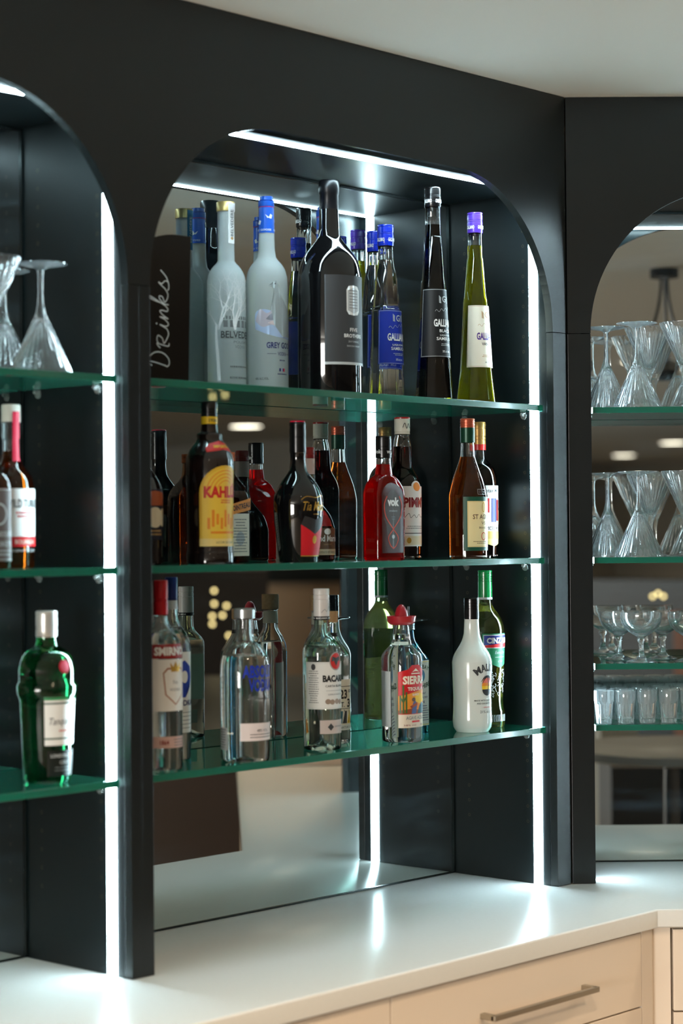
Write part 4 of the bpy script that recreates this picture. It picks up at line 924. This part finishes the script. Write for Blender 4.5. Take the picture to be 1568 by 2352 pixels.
def glass_mesh(name, outer, inner, flutes=0, depth=.0, z0=0, z1=1, N=64):
    """thin walled glass: outer profile foot to rim, then inner profile rim to bowl bottom, closed"""
    bm = bmesh.new(); rings = []
    prof = outer+inner
    for k, (r, z) in enumerate(prof):
        ring = []
        for i in range(N):
            t = 2*PI*i/N; rr = r
            if flutes and z0 <= z <= z1 and k < len(outer):
                w = min(1, (z-z0)/.01, (z1-z)/.006+.0); rr = r-depth*w*(.5-.5*math.cos(flutes*t))
            ring.append(bm.verts.new((rr*math.cos(t), rr*math.sin(t), z)))
        rings.append(ring)
    for A, B in zip(rings[:-1], rings[1:]):
        for i in range(N):
            j = (i+1) % N; bm.faces.new((A[i], A[j], B[j], B[i]))
    c0 = bm.verts.new((0, 0, prof[0][1]+.0012)); c1 = bm.verts.new((0, 0, prof[-1][1]-.0008))
    for i in range(N):
        j = (i+1) % N; bm.faces.new((rings[0][j], rings[0][i], c0)); bm.faces.new((rings[-1][i], rings[-1][j], c1))
    me = bpy.data.meshes.new(name); bm.to_mesh(me); bm.free(); me.materials.append(brightened_glass('glassware_'+name, 0.11 if 'tumbler' in name else .03))
    me.polygons.foreach_set('use_smooth', [True]*len(me.polygons)); me.set_sharp_from_angle(angle=math.radians(50))
    return me
# cocktail glass, 183 mm tall: foot, flaring stem, ribbed cone
CK_O = [(.038, 0), (.0435, .0006), (.0438, .0018), (.034, .004), (.014, .0068), (.006, .0105), (.0046, .018), (.0043, .045), (.0052, .066), (.0085, .082), (.0135, .094), (.0210, .110), (.0310, .132), (.0410, .154), (.0500, .174), (.0530, .1815), (.0528, .183)]
CK_I = [(.0515, .183), (.0505, .1795), (.0400, .1560), (.0290, .1320), (.0180, .1100), (.0095, .0960), (.0035, .0925)]
CK = glass_mesh('cocktail_glass', CK_O, CK_I, 28, .0017, .088, .1825, N=168)
def put(me, name, loc, label, cat, group, flip=False, h=0., rz=0., tilt=(0, 0)):
    o = bpy.data.objects.new(name, me); COL.objects.link(o)
    o.location = (loc[0], loc[1], loc[2]+.0004+(h if flip else 0)); o.rotation_euler = (PI if flip else tilt[0], tilt[1], rz)
    return tag(o, label, cat, group)
ordn = ['leftmost', 'second from left', 'third from left', 'fourth from left', 'fifth from left', 'sixth from left', 'seventh from left', 'eighth from left']
for z, row in ((1.004, 'top shelf'), (.6855, 'second shelf')):
    gi = 0; gu = 0; kf = 'highest' if z > .9 else 'second'
    # (s, d, upturned?)
    for s0, d0, dn, lb in ((.107, .165, True, 'upturned ribbed cocktail glass beside the dark post, on the %s glass row' % kf),
                           (.160, .072, True, 'upturned ribbed cocktail glass at the front, on the %s glass row' % kf),
                           (.203, .178, False, 'upright ribbed cocktail glass behind the front upturned one, on the %s glass row' % kf),
                           (.263, .078, False, 'upright ribbed cocktail glass at the front by the photo edge, on the %s glass row' % kf),
                           (.300, .196, True, 'upturned ribbed cocktail glass behind the front upright one, on the %s glass row' % kf)):
        put(CK, 'cocktail_glass', rloc(s0, d0, z), lb, 'glass', 'ribbed cocktail glasses, %s row' % kf, flip=dn, h=.183, rz=s0*20)
# coupes
CP_O = [(.028, 0), (.0315, .0006), (.0318, .002), (.024, .0045), (.011, .0085), (.0062, .016), (.0052, .028), (.0056, .040), (.0090, .0460), (.0088, .0490), (.0070, .0515), (.013, .0560), (.026, .0640), (.037, .0740), (.0425, .0860), (.0440, .0960), (.0438, .1050), (.0436, .1060)]
CP_I = [(.0422, .106), (.0424, .0960), (.0405, .0865), (.0350, .0765), (.024, .0670), (.012, .0600), (.004, .0585)]
CP = glass_mesh('coupe_glass', CP_O, CP_I, 8, .0008, .012, .045, N=64)
for i, (s0, d0, lb) in enumerate(((.1613, .062, 'coupe glass nearest the shelf front, clear short stem, above the packed tumblers'), (.128, .155, 'coupe glass standing just behind the front one, above the packed tumblers'),
                                  (.262, .060, 'coupe glass cut off by the right photo edge, above the packed tumblers'), (.225, .165, 'coupe glass in the back row between the front two, above the packed tumblers'))):
    put(CP, 'coupe_glass', rloc(s0, d0, .4605), lb, 'glass', 'coupe glasses')
# small ribbed tumblers
TB_O = [(.0145, 0), (.0160, .0008), (.0180, .020), (.0196, .040), (.0204, .046), (.0214, .0490), (.0216, .0540), (.0216, .0690), (.0213, .0700)]
TB_I = [(.0200, .0700), (.0200, .0540), (.0188, .0460), (.0168, .0220), (.0150, .0110), (.003, .0095)]
TB = glass_mesh('tumbler_glass', TB_O, TB_I, 9, .0026, .001, .047, N=72)
cols = 6
for r_ in range(5):
    for c in range(cols):
        s0 = .0785+c*.0460+(.0 if r_ % 2 == 0 else .006); d0 = .050+r_*.0462
        rw = ['front', 'second', 'third', 'fourth', 'rear'][r_]
        put(TB, 'tumbler_glass', rloc(s0, d0, .3312), 'small ribbed clear tumbler in the %s row of the packed bottom shelf' % rw, 'glass', 'packed tumblers, %s row' % rw, rz=c*.7+r_)
# left bay glasses
put(CK, 'cocktail_glass', (-1.2850, .088, 1.0068), 'upturned ribbed cocktail glass nearest the bright strip in the left bay', 'glass', 'left bay cocktail glasses', flip=True, h=.183)
put(CK, 'cocktail_glass', (-1.2740, .200, 1.0068), 'upturned ribbed cocktail glass at the back of the left bay', 'glass', 'left bay cocktail glasses', flip=True, h=.183)
put(CK, 'cocktail_glass', (-1.3900, .090, 1.0068), 'upright ribbed cocktail glass cut off by the left photo edge', 'glass', 'left bay cocktail glasses')

# ------------------------------------------------------------------ ceiling lamps and the room the mirrors show
LAMP = mat('lamp_disc', (1, .95, .85), .4, emit=(1, .86, .68), es=14)
def downlight(x, y, r, label, power=None, target=None):
    t = empty('ceiling_light', (x, y, H)); tag(t, label, 'ceiling light', 'round ceiling lights')
    bm = bmesh.new(); lathe(bm, [(r*1.18, -.004), (r*1.2, -.0005)], cap0=False, cap1=False); lathe(bm, [(r, -.0045), (r*1.18, -.004)], cap0=False, cap1=False); link('trim_ring', bm, C_('lamp_trim', 230, 230, 226), t)
    bm = bmesh.new(); lathe(bm, [(r, -.004), (r*.98, -.002)], flip=False); bmesh.ops.recalc_face_normals(bm, faces=bm.faces[:]); link('lamp_lens', bm, LAMP, t)
    if power:
        l = bpy.data.lights.new('lamp', 'SPOT'); l.energy = power; l.color = (1, .74, .50); l.spot_size = math.radians(125); l.spot_blend = .6; l.shadow_soft_size = r
        o = bpy.data.objects.new('lamp', l); COL.objects.link(o); o.parent = t; o.location = (0, 0, -.01)
    return t
LL = 'round warm ceiling light, one of several behind the camera, seen in the mirrors'
for x, y in ((-1.7, -1.6), (-.3, -2.3), (-2.9, -1.9), (1.6, -1.4)): downlight(x, y, .05, LL, SPOT_W)
for x, y in ((8.33, -8.87), (6.3, -6.4), (-11.35, -15.1), (-9.07, -12.95), (-3.4, -5.0), (3.2, -5.6), (5.4, -3.6), (-6.8, -4.0)): downlight(x, y, .13, LL, SPOT_W*.75)

def pendant(x, y, label):
    t = empty('pendant_fitting', (x, y, H)); tag(t, label, 'pendant light')
    bm = bmesh.new(); lathe(bm, [(.05, -.03), (.05, 0)]); link('canopy', bm, BLKCAP, t, smooth=40)
    for k in range(3):
        an = k*2.1; q = catmull([(0, 0, ), (.02*math.cos(an), 0)], 1)
        pts = [(.012*math.cos(an)+.10*math.cos(an)*(i/8)**2, .012*math.sin(an)+.10*math.sin(an)*(i/8)**2, -.03-.30*i/8) for i in range(9)]
        bm = bmesh.new(); tube(bm, pts, .005, 6); link('cord', bm, BLACK, t)
    bm = bmesh.new(); lathe(bm, [(.13, -.38), (.125, -.36), (.06, -.34), (.03, -.32)], cap0=False); link('shade', bm, BLKCAP, t, smooth=40)
    return t
pendant(-1.08, -2.03, 'black pendant fitting on splayed cords behind the camera, blurred in the right mirror')

GR = mat('grey_stone_top', s(104, 106, 105), .3)
# round high table whose rim shows in the right mirror
t = empty('high_table', (-1.09, -2.08, FLOOR)); tag(t, 'round grey topped high table on black base, blurred in the right mirror', 'table')
bm = bmesh.new(); lathe(bm, [(.35, .885), (.36, .89), (.36, .918), (.35, .925)]); link('table_top', bm, GR, t, smooth=40)
bm = bmesh.new(); lathe(bm, [(.25, 0), (.25, .02), (.05, .05), (.04, .86), (.16, .884)]); link('pedestal', bm, BLKCAP, t, smooth=40)
# island bar seen in the main mirror
t = empty('island_bar', (3.05, -3.15, FLOOR), -.78); tag(t, 'grey topped island bar with beige front, blurred in the middle mirror', 'bar')
link('bar_top', bx(-1.55, 1.75, -.62, .62, .90, .935, bev=.004), GR, t); link('bar_front', bx(-1.50, 1.70, -.57, .57, .0, .899), mat('dark_brown_bar_front', s(62, 50, 44), .5), t)
# far wall pieces
def slab(name, label, cat, x0, x1, z0, z1, y0, y1, m_, rotz=0., loc=(0, 0, 0)):
    return tag(link(name, bx(x0, x1, y0, y1, z0, z1, bev=.004), m_, None, loc=loc, rotz=rotz), label, cat)
R45 = PI/4
slab('wall_beam', 'long dark beam in front of the far room wall, blurred in the middle mirror', 'beam', -1.3, .62, .36, .52, -.05, .05, C_('dark_green_black', 22, 28, 26), R45, (8.75, -8.75, 0))
slab('wall_panel', 'beige panel standing in the far room, blurred in the middle mirror', 'panel', -.52, .62, FLOOR, .355, -.04, .04, WALLB, R45, (8.75, -8.75, 0))
slab('wardrobe', 'tall dark brown wardrobe in the far room, blurred in the middle mirror', 'wardrobe', -.45, .36, FLOOR, .5, -.25, .25, C_('dark_brown_veneer', 38, 32, 30), R45, (6.95, -7.75, 0))
slab('back_bar_counter', 'long black sideboard in the far room, blurred in the right mirror', 'sideboard', -9.6, -4.6, FLOOR, .36, -10.3, -9.8, C_('sideboard_black', 8, 8, 8))
slab('room_pillar', 'pale grey pillar in the room, blurred in the right mirror', 'pillar', -.05, .13, FLOOR, -.12, -.1, .1, C_('pale_pillar', 150, 150, 140), -.8087, (-2.78, -3.85, 0))
slab('storage_cabinet', 'black storage cabinet behind the round high table, blurred in the right mirror', 'cabinet', -.10, 1.0, FLOOR, -.27, -.2, .2, C_('storage_black', 8, 8, 9), -.8087, (-2.36, -3.45, 0))
slab('wooden_chest', 'orange brown wooden chest in the room, blurred in the right mirror', 'chest', -5.3, -4.9, FLOOR, .2, -8.2, -7.8, WOODW)
bm = bmesh.new(); prism_xy(bm, [rc(1.86, -.29), rc(1.88, -.29), rc(1.88, .25), rc(1.86, .25)], .0005, .10)
tag(link('worktop_upstand', bm, mat('rose_beige_panel', s(214, 188, 168), .5)), 'low rose beige upstand closing the far end of the worktop, seen in the middle mirror', 'upstand')
# fairy lights
def fairy(label, pts, r=.013):
    t = empty('fairy_light_string', pts[0]); tag(t, label, 'string lights')
    b0 = Vector(pts[0]); bm = bmesh.new(); tube(bm, [Vector(q)-b0 for q in pts], .003, 5); link('cable', bm, BLACK, t)
    bm = bmesh.new(); bmesh.ops.create_icosphere(bm, subdivisions=2, radius=r)
    o = link('bulb', bm, mat('fairy_bulb', (1, .8, .4), .3, emit=(1, .74, .32), es=7), t, smooth=60); o.location = Vector(pts[0])-b0
    for q in pts[1:]:
        c = o.copy(); COL.objects.link(c); c.parent = t; c.location = Vector(q)-b0
fairy('warm fairy lights hanging by the dark wardrobe, blurred in the middle mirror', [(6.22, -7.04, .37), (6.22, -7.04, .28), (6.28, -6.98, .265), (6.26, -7.0, .20), (6.21, -7.05, .195), (6.21, -7.05, .14), (6.29, -6.97, .06), (6.30, -6.96, .0)])
fairy('warm fairy lights on the far sideboard, blurred in the right mirror', [(-5.25+.03*i, -7.50-.02*i, .31+.02*(i % 2)) for i in range(3)])
